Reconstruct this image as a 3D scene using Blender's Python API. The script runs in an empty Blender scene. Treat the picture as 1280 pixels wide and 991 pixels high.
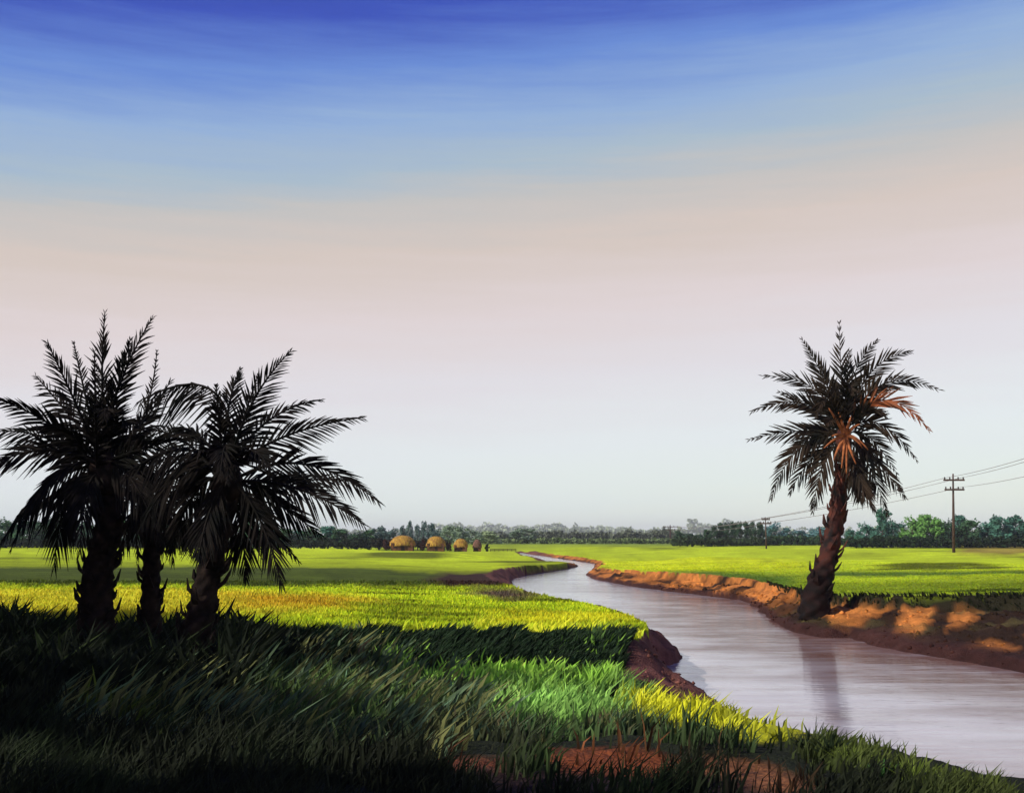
import bpy, math, random
import numpy as np
from mathutils import Vector, Matrix

random.seed(7)
RNG = np.random.default_rng(11)
scene = bpy.context.scene
COL = scene.collection

# ------------------------------------------------------------------ camera
F = 1372.0
CAMZ = 2.0
HOR = 672.0
TH = math.atan((HOR - 495.5) / F)
CT, ST = math.cos(TH), math.sin(TH)


def ray(px, py):
    u = (px - 640.0) / F
    v = (495.5 - py) / F
    return (u, CT - v * ST, ST + v * CT)


def P(px, py, z=0.0):
    """ground point seen at picture position, on the level z"""
    d = ray(px, py)
    t = (z - CAMZ) / d[2]
    return Vector((d[0] * t, d[1] * t, z))


def At(px, py, Y):
    d = ray(px, py)
    t = Y / d[1]
    return Vector((d[0] * t, Y, CAMZ + d[2] * t))


def proj(x, y, z):
    """numpy: world -> picture coordinates (used as plan coordinates of the ground)"""
    zz = z - CAMZ
    dep = np.maximum(y * CT + zz * ST, 0.05)
    up = -y * ST + zz * CT
    return 640.0 + F * x / dep, 495.5 - F * up / dep


cam_d = bpy.data.cameras.new("camera")
cam = bpy.data.objects.new("camera", cam_d)
COL.objects.link(cam)
cam.location = (0, 0, CAMZ)
cam.rotation_euler = (math.pi / 2 + TH, 0, 0)
cam_d.sensor_width = 36.0
cam_d.lens = 36.0 * F / 1280.0
cam_d.clip_start = 0.1
cam_d.clip_end = 12000
scene.camera = cam

# ------------------------------------------------------------------ noise


def _hash(ix, iy, s):
    h = (ix.astype(np.int64) * 374761393 + iy.astype(np.int64) * 668265263 + s * 974634777) & 0x7FFFFFFF
    h = ((h ^ (h >> 13)) * 1274126177) & 0x7FFFFFFF
    h = (h ^ (h >> 16)) & 0xFFFF
    return h / 65535.0


def vnoise(x, y, s=0):
    x = np.asarray(x, float); y = np.asarray(y, float)
    ix, iy = np.floor(x), np.floor(y)
    fx, fy = x - ix, y - iy
    fx = fx * fx * (3 - 2 * fx); fy = fy * fy * (3 - 2 * fy)
    a = _hash(ix, iy, s); b = _hash(ix + 1, iy, s)
    c = _hash(ix, iy + 1, s); d = _hash(ix + 1, iy + 1, s)
    return (a * (1 - fx) + b * fx) * (1 - fy) + (c * (1 - fx) + d * fx) * fy


def fbm(x, y, s=0, o=4):
    t = 0; a = 0.5; n = 0
    for i in range(o):
        t = t + a * vnoise(x * 2 ** i, y * 2 ** i, s + i); n += a; a *= 0.5
    return t / n - 0.5          # about -0.5 .. 0.5


def sstep(a, b, x):
    t = np.clip((x - a) / (b - a), 0, 1)
    return t * t * (3 - 2 * t)


# ------------------------------------------------------------------ river and terrain
WL = -1.4                       # water level


def wp(*a):
    v = P(a[0], a[1], WL); return (v.x, v.y)


def tp(px, py, z):
    v = P(px, py, z); return (v.x, v.y, z)


def ty(px, py, Y):
    v = At(px, py, Y); return (v.x, v.y, v.z)


Wr = [wp(*q) for q in [(650, 690.5), (680, 695), (715, 700), (745, 704.5), (741, 712), (733, 718), (744, 724),
                       (780, 731), (830, 738), (880, 744), (925, 750), (948, 760), (962, 776), (988, 789),
                       (1030, 797), (1062, 797), (1100, 808), (1150, 818), (1210, 828), (1290, 843)]] + \
     [(16, 22), (18, 14), (19, 5), (20, -14)]
Wl = [(9.5, -14), (8.2, 3), (6.6, 8), (5.7, 10.5), (5.0, 13), (4.5, 16), (4.2, 19.5), wp(872, 874), wp(838, 860),
      wp(808, 848), wp(806, 840), wp(846, 829), wp(858, 822), (4.7, 33), (4.4, 40), (3.1, 46), (1.5, 53), (0.7, 60),
      (0.1, 75), wp(638, 724), wp(660, 718), wp(690, 713.5), wp(715, 710), wp(723, 706.8), wp(690, 703.5), wp(662, 697),
      wp(648, 693)]
Tr = [ty(652, 688.5, 262), ty(690, 692, 205), ty(725, 696, 170), ty(752, 700, 150), ty(757, 706, 120), ty(748, 709, 105),
      ty(765, 711, 96), ty(800, 713, 85), ty(845, 715, 77), ty(892, 718, 71), ty(935, 722.5, 65.5), ty(960, 729, 60), ty(985, 735, 54),
      ty(1010, 741, 48), ty(1032, 744, 45), ty(1060, 744, 43.5), ty(1130, 745, 41), ty(1200, 742, 40.5), ty(1285, 741, 40.5)] + \
     [(21, 30, .1), (24, 20, .1), (25, 5, .2), (26, -14, .2)]
Tl = [(7.2, -14, .1), (6.2, 3, .1), (5.2, 7.5, .05), tp(1215, 988, -.12), tp(1065, 948, -.22), tp(955, 912, -.3), tp(885, 880, -.35),
      tp(830, 876, -.42), tp(785, 868, -.42), tp(768, 846, -.42), tp(785, 815, -.35), tp(808, 784, -.2), tp(800, 778, -.25),
      tp(745, 758, -.35), tp(695, 748, -.4), tp(655, 740, -.42), tp(634, 730, -.45), (-1.2, 63, -.5), (-1.9, 76, -.5),
      ty(625, 710, 95), ty(655, 707, 102), ty(685, 705, 113), ty(708, 703.5, 122), ty(712, 703, 133), ty(672, 700.5, 150),
      ty(650, 694, 200), ty(638, 690, 255)]
WPOLY = np.array(Wr + Wl)
TPOLY = np.array([q[:2] for q in Tr + Tl])
TZ = np.array([q[2] for q in Tr + Tl])


def inpoly(x, y, poly):
    ins = np.zeros(x.shape, bool)
    n = len(poly)
    for i in range(n):
        x1, y1 = poly[i]; x2, y2 = poly[(i + 1) % n]
        c = (y1 > y) != (y2 > y)
        with np.errstate(divide='ignore', invalid='ignore'):
            xi = (x2 - x1) * (y - y1) / (y2 - y1 if y2 != y1 else 1e-9) + x1
        ins ^= c & (x < xi)
    return ins


def dpoly(x, y, poly):
    d = np.full(x.shape, 1e9)
    n = len(poly)
    for i in range(n):
        x1, y1 = poly[i]; x2, y2 = poly[(i + 1) % n]
        vx, vy = x2 - x1, y2 - y1
        L = vx * vx + vy * vy + 1e-9
        t = np.clip(((x - x1) * vx + (y - y1) * vy) / L, 0, 1)
        d = np.minimum(d, (x - x1 - t * vx) ** 2 + (y - y1 - t * vy) ** 2)
    return np.sqrt(d)


FARPTS = [(-15, 40, 0), (-30, 60, 0), (-8, 33, 0), (-20, 28, 0), (-60, 110, 0), (-25, 110, -.1), (30, 60, .05), (45, 60, 0), (35, 100, 0),
          (60, 150, 0), (20, 250, 0), (-40, 200, 0), (0, 330, 0), (90, 300, 0), (-100, 300, 0), (60, 30, 0), (40, 90, 0),
          (22, 120, -.1), (-14, 75, -.15), (-12, 90, -.2), (40, 200, 0), (-15, 160, -.1), (40, 5, 0), (-40, 0, 0)]
CP = np.array([(q[0], q[1], q[2]) for q in Tr + Tl if q[1] > 26] + FARPTS)


def height(x, y):
    """ground height and bank ratio t (0 at the waterline .. 1 at the bank top)"""
    x = np.asarray(x, float); y = np.asarray(y, float)
    wx = x + 0.5 * fbm(x * .8, y * .5, 3) + .25 * fbm(x * 3, y * 2, 5); wy = y + 0.8 * fbm(x * .5, y * .8, 9)
    num = np.zeros(x.shape); den = np.full(x.shape, 1e-9)
    for cx, cy, cz in CP:
        w = 1.0 / ((x - cx) ** 2 + (y - cy) ** 2 + 4.0) ** 1.5
        num += w * cz; den += w
    zf = num / den
    # crest of the yellow field, the lower green meadow and the near rise
    ycrest = 24.6 + .6 * fbm(x * .6, x * 0, 21) + np.where(x < -3, (x + 3) * .35, 0)
    prof = np.interp(y, [-20, 0, 5, 9, 13, 17, 22.0], [.35, .35, .28, .1, -.2, -.47, -.62])
    profl = np.interp(y, [-20, 0, 5, 9, 13, 17, 22.5], [.4, .4, .32, .15, .0, -.1, -.12])
    k = sstep(-1.5, -5.0, x)
    prof = prof * (1 - k) + profl * k
    dens = sstep(ycrest, ycrest - 2.0, y)
    fore = prof + .34 * fbm(x * .7, y * .9, 31) * sstep(23, 15, y) * sstep(3.5, 1.5, x) + .06 * fbm(x * 3, y * 3, 32)
    wide = sstep(10, 30, np.abs(x - 0))            # far to the sides the step dies away
    fore = fore * (1 - wide) + zf * wide
    zf = zf * (1 - dens) + fore * dens
    zf = zf + np.clip(y / 60, .0, 1) * .10 * fbm(x * .15, y * .15, 40) + .02 * fbm(x * 1.5, y * 1.5, 41)
    iw = inpoly(wx, wy, WPOLY); it = inpoly(wx, wy, TPOLY)
    dw = dpoly(wx, wy, WPOLY); dt = dpoly(wx, wy, TPOLY)
    t = dw / (dw + dt + 1e-6)
    right = x > 6.5
    led = fbm(x * .35, y * .35, 52, 3)
    tl = np.clip(t + .22 * led * sstep(0, .3, t) * sstep(1, .8, t), 0, 1)
    prf = np.where(right, .16 * sstep(0, .05, tl) + .46 * np.clip(tl / .86, 0, 1) ** .8 + .38 * sstep(.84, .93, tl), .25 * sstep(0, .08, t) + .75 * sstep(0.05, 1, t))
    clod = (fbm(x * 2.4, y * 1.8, 53, 4) + .5 * np.abs(fbm(x * 1.1 + y * .6, y * .8, 54, 3))) * .55
    gul = fbm(x * .55 + .35 * y, y * .28, 50, 4)
    zb = WL + (zf - WL) * np.clip(prf, 0, 1) + (np.where(right, 1.0, .35) * gul * .7 + clod * np.where(right, 1, .6)) * np.sin(np.clip(t, 0, 1) * math.pi)
    z = np.where(iw, WL - np.minimum(.6, dw * .35) - .01, np.where(it, np.maximum(zb, WL - .05 + t * .1), zf))
    tt = np.where(iw, 0.0, np.where(it, t, 1.0))
    return z, tt, iw, it


def ground_z(x, y):
    z, _, _, _ = height(np.array([x], float), np.array([y], float))
    return float(z[0])


def lin(r, g, b):
    f = lambda c: (c / 255 / 12.92) if c / 255 <= .04045 else ((c / 255 + .055) / 1.055) ** 2.4
    return np.array([f(r), f(g), f(b)])


# plots of differently coloured crop, earth and grass, as areas of the ground plan
LIME = np.array([.50, .62, .018]); LIME2 = np.array([.40, .54, .02]); MID = np.array([.13, .22, .022])
OLIVE = np.array([.075, .105, .01]); YEL = np.array([.62, .56, .03]); DKB = np.array([.035, .017, .012])
ZONES = [
    ([(-400, 700), (300, 701), (560, 705), (560, 722), (300, 726), (-400, 732)], OLIVE, 3),
    ([(-400, 695), (300, 697), (560, 700), (640, 702), (560, 706), (300, 703), (-400, 702)], LIME * .8, 3),
    ([(545, 707), (640, 706), (735, 703), (720, 708), (640, 722), (560, 723), (530, 716)], DKB * 1.3, 2),
    ([(660, 727), (600, 724), (590, 733), (650, 739)], np.array([.13, .09, .06]), 3),
    ([(-400, 736), (140, 734), (320, 735), (440, 738), (470, 752), (400, 765), (250, 772), (-400, 772)], YEL, 6),
    ([(285, 742), (400, 739), (455, 744), (440, 758), (300, 758)], np.array([.62, .40, .02]), 5),
    ([(420, 750), (620, 748), (640, 756), (470, 762)], LIME * .6, 4),
    ([(480, 774), (800, 772), (812, 790), (470, 792)], LIME * .62, 3),
    ([(620, 753), (790, 757), (800, 768), (630, 770)], np.array([.70, .68, .02]), 3),
    ([(700, 705), (860, 707), (1000, 712), (1020, 735), (860, 722), (760, 715)], MID, 3),
    ([(1010, 708), (1290, 711), (1500, 712), (1500, 720), (1290, 718), (1010, 714)], MID * .8, 2),
    ([(1010, 718), (1500, 722), (1500, 745), (1010, 738)], LIME2 * .6, 3),
    ([(1180, 681), (1500, 681), (1500, 693), (1215, 692)], np.array([.33, .26, .035]), 2),
    ([(690, 690), (980, 694), (1010, 705), (800, 705)], np.array([.62, .70, .015]), 3),
]
BANK_PATCH = [[(1040, 756), (1098, 750), (1120, 754), (1080, 775), (1050, 796), (1034, 785)], [(1135, 754), (1175, 752), (1160, 775), (1145, 802), (1105, 800), (1125, 775)],
              [(1180, 812), (1240, 800), (1275, 808), (1215, 824)], [(1000, 735), (1018, 738), (1008, 752), (995, 748)], [(1190, 760), (1230, 752), (1215, 775), (1185, 785)],
              [(1290, 750), (1400, 745), (1380, 790), (1290, 800)]]
NEAR = [
    ([(330, 800), (420, 786), (820, 783), (830, 812), (420, 818)], np.array([.012, .022, .008]), 3),  # shaded face of the crest bank, its shade put into the colour
    ([(470, 826), (780, 812), (790, 860), (700, 872), (500, 850)], np.array([.14, .27, .03]), 6),
    ([(600, 874), (800, 868), (830, 900), (620, 908)], np.array([.12, .23, .045]), 6),
    ([(850, 862), (900, 872), (1010, 915), (960, 928), (860, 915), (790, 900), (775, 885)], np.array([.48, .48, .012]), 5),  # sunlit strip: sunlight put into the grass colour
    ([(680, 938), (790, 932), (870, 955), (840, 978), (700, 968)], np.array([.22, .060, .020]), 5),
    ([(880, 945), (960, 955), (1020, 985), (990, 1010), (900, 985)], np.array([.24, .095, .038]), 5),
    ([(540, 945), (640, 948), (620, 966), (540, 960)], np.array([.13, .04, .018]), 5),
    ([(600, 962), (900, 972), (1000, 1000), (620, 1000)], np.array([.035, .02, .016]), 6),
    ([(90, 878), (150, 890), (190, 905), (222, 925), (205, 934), (150, 914), (90, 892)], np.array([.12, .17, .02]), 3),  # lit curved ridge, painted as a lighter streak of grass
    ([(300, 850), (480, 830), (560, 880), (520, 930), (300, 930)], np.array([.05, .085, .02]), 14),
]


def zone_color(x, y, z, tt, it):
    qx, qy = proj(x, y, np.zeros_like(x))
    qy = np.where(y < .5, 3000, qy)
    n1 = fbm(x * .12, y * .12, 60); n2 = fbm(qx * .012, qy * .12, 61); n3 = fbm(qx * .05, qy * .35, 62)
    c = np.ones(x.shape + (3,)) * LIME
    n5 = fbm(qx * .006, qy * .30 + 4, 66)
    c = c * (1 + .6 * n2 + .5 * n3)[..., None] * (1 - .85 * np.clip(6 * n5 - .45, 0, .85))[..., None]
    far = sstep(684, 677, qy)[..., None]
    c = c * (1 - far) + np.array([.13, .20, .03]) * far
    lim = qy + 3 * n3
    for poly, col, soft in ZONES:
        pa = np.array(poly, float)
        ww = qx + 60 * n2; hh = qy + soft * 1.6 * n3 + soft * n2
        ins = inpoly(ww, hh, pa)
        d = dpoly(ww / 8, hh, pa / np.array([8, 1]))
        a = np.where(ins, np.clip(.5 + d / (2 * soft), 0, 1), np.clip(.5 - d / (2 * soft), 0, 1))[..., None]
        c = c * (1 - a) + (np.array(col) * (1 + .6 * n2 + .5 * n3)[..., None]) * a
    # foreground
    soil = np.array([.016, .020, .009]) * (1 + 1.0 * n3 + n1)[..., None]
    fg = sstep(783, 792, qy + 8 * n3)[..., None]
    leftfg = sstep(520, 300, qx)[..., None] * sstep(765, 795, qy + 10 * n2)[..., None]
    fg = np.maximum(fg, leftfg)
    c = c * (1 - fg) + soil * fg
    qx2, qy2 = proj(x, y, z)
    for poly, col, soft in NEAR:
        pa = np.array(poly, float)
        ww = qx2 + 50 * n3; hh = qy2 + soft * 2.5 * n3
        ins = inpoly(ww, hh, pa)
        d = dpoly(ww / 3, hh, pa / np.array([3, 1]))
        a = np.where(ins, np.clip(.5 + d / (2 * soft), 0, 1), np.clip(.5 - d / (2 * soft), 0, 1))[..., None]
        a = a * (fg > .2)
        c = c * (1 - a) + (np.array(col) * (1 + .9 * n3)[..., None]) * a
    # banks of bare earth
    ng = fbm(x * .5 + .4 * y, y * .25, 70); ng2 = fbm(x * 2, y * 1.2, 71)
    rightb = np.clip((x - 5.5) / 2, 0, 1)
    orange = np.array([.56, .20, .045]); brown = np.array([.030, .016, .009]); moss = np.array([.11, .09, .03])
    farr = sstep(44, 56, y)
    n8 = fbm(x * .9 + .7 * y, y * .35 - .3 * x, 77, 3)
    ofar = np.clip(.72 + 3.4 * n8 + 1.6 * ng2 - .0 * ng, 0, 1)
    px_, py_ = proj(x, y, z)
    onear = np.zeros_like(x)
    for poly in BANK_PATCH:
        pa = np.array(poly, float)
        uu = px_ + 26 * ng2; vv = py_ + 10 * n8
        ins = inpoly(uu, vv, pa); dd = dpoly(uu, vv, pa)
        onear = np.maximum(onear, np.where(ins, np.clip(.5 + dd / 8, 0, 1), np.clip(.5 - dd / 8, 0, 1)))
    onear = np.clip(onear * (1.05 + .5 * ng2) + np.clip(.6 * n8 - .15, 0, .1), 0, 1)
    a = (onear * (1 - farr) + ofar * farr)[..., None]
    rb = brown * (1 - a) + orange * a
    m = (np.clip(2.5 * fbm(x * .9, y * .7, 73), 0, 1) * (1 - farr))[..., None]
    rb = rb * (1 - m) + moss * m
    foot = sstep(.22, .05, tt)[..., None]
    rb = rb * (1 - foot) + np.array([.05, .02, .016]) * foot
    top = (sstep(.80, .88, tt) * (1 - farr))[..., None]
    rb = rb * (1 - top) + np.array([.022, .02, .01]) * top  # undercut shade along the bank lip, put into the earth colour
    lb = np.array([.15, .06, .045]) * (1 + 1.2 * ng2)[..., None]
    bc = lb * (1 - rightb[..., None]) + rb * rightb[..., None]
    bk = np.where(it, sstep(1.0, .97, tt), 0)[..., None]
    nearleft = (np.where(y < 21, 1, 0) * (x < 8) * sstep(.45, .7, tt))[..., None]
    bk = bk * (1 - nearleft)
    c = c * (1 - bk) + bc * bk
    return np.clip(c, .003, .8)


def new_mesh(name, verts, faces_flat, sizes, cols=None, smooth=False):
    me = bpy.data.meshes.new(name)
    verts = np.asarray(verts, np.float32)
    faces_flat = np.asarray(faces_flat, np.int32); sizes = np.asarray(sizes, np.int32)
    me.vertices.add(len(verts)); me.vertices.foreach_set("co", verts.ravel())
    me.loops.add(len(faces_flat)); me.loops.foreach_set("vertex_index", faces_flat)
    me.polygons.add(len(sizes))
    st = np.zeros(len(sizes), np.int32); st[1:] = np.cumsum(sizes)[:-1]
    me.polygons.foreach_set("loop_start", st)
    me.polygons.foreach_set("loop_total", sizes)
    if smooth:
        me.polygons.foreach_set("use_smooth", np.ones(len(sizes), bool))
    if cols is not None:
        at = me.color_attributes.new("Col", 'FLOAT_COLOR', 'POINT')
        cc = np.ones((len(verts), 4), np.float32); cc[:, :3] = cols
        at.data.foreach_set("color", cc.ravel())
    me.update(calc_edges=True)
    return me


def link(name, me, mats=(), parent=None):
    o = bpy.data.objects.new(name, me)
    COL.objects.link(o)
    if me is not None:
        for m in mats:
            me.materials.append(m)
    if parent is not None:
        o.parent = parent
    return o


def tag(o, label=None, cat=None, group=None, kind=None):
    if label: o['label'] = label
    if cat: o['category'] = cat
    if group: o['group'] = group
    if kind: o['kind'] = kind
    return o


# ------------------------------------------------------------------ materials


def mat(name):
    m = bpy.data.materials.new(name); m.use_nodes = True
    nt = m.node_tree
    return m, nt, nt.nodes["Principled BSDF"]


def N(nt, t, **kw):
    n = nt.nodes.new(t)
    for k, v in kw.items():
        setattr(n, k, v)
    return n


def mat_ground():
    m, nt, b = mat("ground")
    at = N(nt, 'ShaderNodeVertexColor'); at.layer_name = "Col"
    geo = N(nt, 'ShaderNodeNewGeometry')
    n1 = N(nt, 'ShaderNodeTexNoise'); n1.inputs['Scale'].default_value = 3.0; n1.inputs['Detail'].default_value = 8
    n2 = N(nt, 'ShaderNodeTexNoise'); n2.inputs['Scale'].default_value = 22; n2.inputs['Detail'].default_value = 4
    mp = N(nt, 'ShaderNodeMapping'); mp.inputs['Scale'].default_value = (.12, .5, 1)
    n3 = N(nt, 'ShaderNodeTexNoise'); n3.inputs['Scale'].default_value = 1.0; n3.inputs['Detail'].default_value = 6
    nt.links.new(geo.outputs['Position'], n1.inputs['Vector']); nt.links.new(geo.outputs['Position'], n2.inputs['Vector'])
    nt.links.new(geo.outputs['Position'], mp.inputs['Vector']); nt.links.new(mp.outputs[0], n3.inputs['Vector'])
    ad = N(nt, 'ShaderNodeMath', operation='ADD'); nt.links.new(n1.outputs[0], ad.inputs[0]); nt.links.new(n3.outputs[0], ad.inputs[1])
    mr = N(nt, 'ShaderNodeMapRange'); mr.inputs[1].default_value = .7; mr.inputs[2].default_value = 1.3
    mr.inputs[3].default_value = .62; mr.inputs[4].default_value = 1.35
    nt.links.new(ad.outputs[0], mr.inputs[0])
    mx = N(nt, 'ShaderNodeVectorMath', operation='SCALE')
    nt.links.new(at.outputs[0], mx.inputs[0]); nt.links.new(mr.outputs[0], mx.inputs['Scale'])
    nt.links.new(mx.outputs[0], b.inputs['Base Color'])
    bp = N(nt, 'ShaderNodeBump'); bp.inputs['Strength'].default_value = .7; bp.inputs['Distance'].default_value = .12
    ad2 = N(nt, 'ShaderNodeMath', operation='ADD'); nt.links.new(n1.outputs[0], ad2.inputs[0]); nt.links.new(n2.outputs[0], ad2.inputs[1])
    nt.links.new(ad2.outputs[0], bp.inputs['Height']); nt.links.new(bp.outputs[0], b.inputs['Normal'])
    b.inputs['Roughness'].default_value = .95
    b.inputs['Specular IOR Level'].default_value = .1
    return m


def mat_water():
    m, nt, b = mat("river_water")
    geo = N(nt, 'ShaderNodeNewGeometry')
    mp = N(nt, 'ShaderNodeMapping'); mp.inputs['Scale'].default_value = (.35, .8, 1); mp.inputs['Rotation'].default_value = (0, 0, -.12)
    nt.links.new(geo.outputs['Position'], mp.inputs['Vector'])
    n1 = N(nt, 'ShaderNodeTexNoise'); n1.inputs['Scale'].default_value = .55; n1.inputs['Detail'].default_value = 5; n1.inputs['Distortion'].default_value = .6
    nt.links.new(mp.outputs[0], n1.inputs['Vector'])
    cr = N(nt, 'ShaderNodeValToRGB')
    cr.color_ramp.elements[0].position = .42; cr.color_ramp.elements[0].color = (.15, .075, .06, 1)
    cr.color_ramp.elements[1].position = .56; cr.color_ramp.elements[1].color = (.50, .46, .50, 1)
    nt.links.new(n1.outputs[0], cr.inputs[0])
    at = N(nt, 'ShaderNodeVertexColor'); at.layer_name = "Col"
    mxc = N(nt, 'ShaderNodeMix'); mxc.data_type = 'RGBA'; mxc.inputs[0].default_value = .3
    nt.links.new(at.outputs[0], mxc.inputs[6]); nt.links.new(cr.outputs[0], mxc.inputs[7]); nt.links.new(mxc.outputs[2], b.inputs['Base Color'])
    mp2 = N(nt, 'ShaderNodeMapping'); mp2.inputs['Scale'].default_value = (1.2, 4.5, 1)
    nt.links.new(geo.outputs['Position'], mp2.inputs['Vector'])
    n2 = N(nt, 'ShaderNodeTexNoise'); n2.inputs['Scale'].default_value = .9; n2.inputs['Detail'].default_value = 4
    nt.links.new(mp2.outputs[0], n2.inputs['Vector'])
    bp = N(nt, 'ShaderNodeBump'); bp.inputs['Strength'].default_value = .25; bp.inputs['Distance'].default_value = .05
    nt.links.new(n2.outputs[0], bp.inputs['Height']); nt.links.new(bp.outputs[0], b.inputs['Normal'])
    b.inputs['Roughness'].default_value = .07
    # muddy shoals and painted pale sky reflection hide part of the mirror
    mud = N(nt, 'ShaderNodeBsdfDiffuse'); nt.links.new(at.outputs[0], mud.inputs[0])
    al = N(nt, 'ShaderNodeAttribute'); al.attribute_name = "silt_and_sheen"
    mixs = N(nt, 'ShaderNodeMixShader'); nt.links.new(al.outputs['Fac'], mixs.inputs[0])
    nt.links.new(b.outputs[0], mixs.inputs[1]); nt.links.new(mud.outputs[0], mixs.inputs[2])
    nt.links.new(mixs.outputs[0], nt.nodes['Material Output'].inputs['Surface'])
    b.inputs['IOR'].default_value = 1.33
    b.inputs['Specular IOR Level'].default_value = 1.0
    return m


def mat_attr(name, rough=.75, trans=.0, spec=.2, vary=.3):
    m, nt, b = mat(name)
    at = N(nt, 'ShaderNodeVertexColor'); at.layer_name = "Col"
    nt.links.new(at.outputs[0], b.inputs['Base Color'])
    b.inputs['Roughness'].default_value = rough
    b.inputs['Specular IOR Level'].default_value = spec
    if trans:
        tr = N(nt, 'ShaderNodeBsdfTranslucent'); nt.links.new(at.outputs[0], tr.inputs[0])
        ms = N(nt, 'ShaderNodeMixShader'); ms.inputs[0].default_value = trans
        out = nt.nodes['Material Output']
        nt.links.new(b.outputs[0], ms.inputs[1]); nt.links.new(tr.outputs[0], ms.inputs[2]); nt.links.new(ms.outputs[0], out.inputs[0])
    return m


def mat_noise(name, c1, c2, scale=3, rough=.85, spec=.2, bump=.3, stretch=(1, 1, 1), obj_tint=False):
    m, nt, b = mat(name)
    tc = N(nt, 'ShaderNodeTexCoord')
    mp = N(nt, 'ShaderNodeMapping'); mp.inputs['Scale'].default_value = stretch
    nt.links.new(tc.outputs['Object'], mp.inputs[0])
    n = N(nt, 'ShaderNodeTexNoise'); n.inputs['Scale'].default_value = scale; n.inputs['Detail'].default_value = 6
    nt.links.new(mp.outputs[0], n.inputs['Vector'])
    cr = N(nt, 'ShaderNodeValToRGB')
    cr.color_ramp.elements[0].position = .35; cr.color_ramp.elements[0].color = (*c1, 1)
    cr.color_ramp.elements[1].position = .68; cr.color_ramp.elements[1].color = (*c2, 1)
    nt.links.new(n.outputs[0], cr.inputs[0])
    src = cr.outputs[0]
    if obj_tint:
        oi = N(nt, 'ShaderNodeObjectInfo')
        vm = N(nt, 'ShaderNodeVectorMath', operation='MULTIPLY')
        nt.links.new(src, vm.inputs[0]); nt.links.new(oi.outputs['Color'], vm.inputs[1]); src = vm.outputs[0]
    nt.links.new(src, b.inputs['Base Color'])
    b.inputs['Roughness'].default_value = rough; b.inputs['Specular IOR Level'].default_value = spec
    if bump:
        bp = N(nt, 'ShaderNodeBump'); bp.inputs['Strength'].default_value = bump; bp.inputs['Distance'].default_value = .05
        nt.links.new(n.outputs[0], bp.inputs['Height']); nt.links.new(bp.outputs[0], b.inputs['Normal'])
    return m


M_GROUND = mat_ground(); M_WATER = mat_water()
M_GRASS = mat_attr("grass_blades", .8, .25, .15)
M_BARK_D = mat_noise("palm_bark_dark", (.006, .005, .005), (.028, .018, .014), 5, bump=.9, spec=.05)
M_BARK_R = mat_noise("palm_bark_red", (.010, .007, .007), (.13, .036, .022), 2.6, bump=1.0)
def _lower_dark(m):
    """bark of the oldest, lowest leaf bases is weathered to near black"""
    nt = m.node_tree; b = nt.nodes["Principled BSDF"]; lk = b.inputs['Base Color'].links[0]; src = lk.from_socket
    tc = N(nt, 'ShaderNodeTexCoord'); sp = N(nt, 'ShaderNodeSeparateXYZ'); nt.links.new(tc.outputs['Object'], sp.inputs[0])
    n = N(nt, 'ShaderNodeTexNoise'); n.inputs['Scale'].default_value = 1.5; nt.links.new(tc.outputs['Object'], n.inputs['Vector'])
    a = N(nt, 'ShaderNodeMath', operation='ADD'); nt.links.new(sp.outputs['Z'], a.inputs[0]); nt.links.new(n.outputs[0], a.inputs[1])
    mr = N(nt, 'ShaderNodeMapRange'); mr.inputs[1].default_value = 2.1; mr.inputs[2].default_value = 3.4; mr.inputs[3].default_value = .12; mr.inputs[4].default_value = 1
    nt.links.new(a.outputs[0], mr.inputs[0])
    vm = N(nt, 'ShaderNodeVectorMath', operation='SCALE'); nt.links.new(src, vm.inputs[0]); nt.links.new(mr.outputs[0], vm.inputs['Scale'])
    nt.links.new(vm.outputs[0], b.inputs['Base Color'])
_lower_dark(M_BARK_R)
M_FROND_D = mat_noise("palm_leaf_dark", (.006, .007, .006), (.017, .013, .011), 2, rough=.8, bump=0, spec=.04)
M_FROND_R = mat_noise("palm_leaf_olive", (.009, .010, .008), (.050, .032, .020), 1.0, rough=.8, bump=0, spec=.06)
M_FROND_O = mat_noise("palm_leaf_orange", (.05, .025, .015), (.42, .12, .04), 1.5, rough=.7, bump=0)
M_ORANGE = mat_noise("palm_stalk_orange", (.20, .06, .02), (.50, .17, .06), 6, bump=.3)
M_POLE = mat_noise("pole_wood", (.035, .02, .017), (.12, .07, .055), 3, stretch=(4, 4, .6))
M_WIRE = mat_noise("wire", (.16, .13, .15), (.22, .18, .20), 3, bump=0)
M_LEAF = mat_noise("tree_leaf", (.45, .5, .5), (1.0, 1.0, .85), .35, bump=0, obj_tint=True, spec=.1)
M_TRUNK = mat_noise("tree_bark", (.03, .02, .015), (.09, .06, .045), 4)
M_THATCH = mat_noise("thatch", (.20, .09, .02), (.50, .30, .04), 1.2, stretch=(3, 3, 1))
M_MUDWALL = mat_noise("mud_wall", (.05, .025, .015), (.20, .08, .03), 1.5)
M_DARKIN = mat_noise("dark_board", (.02, .01, .008), (.04, .02, .015), 3)

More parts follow.
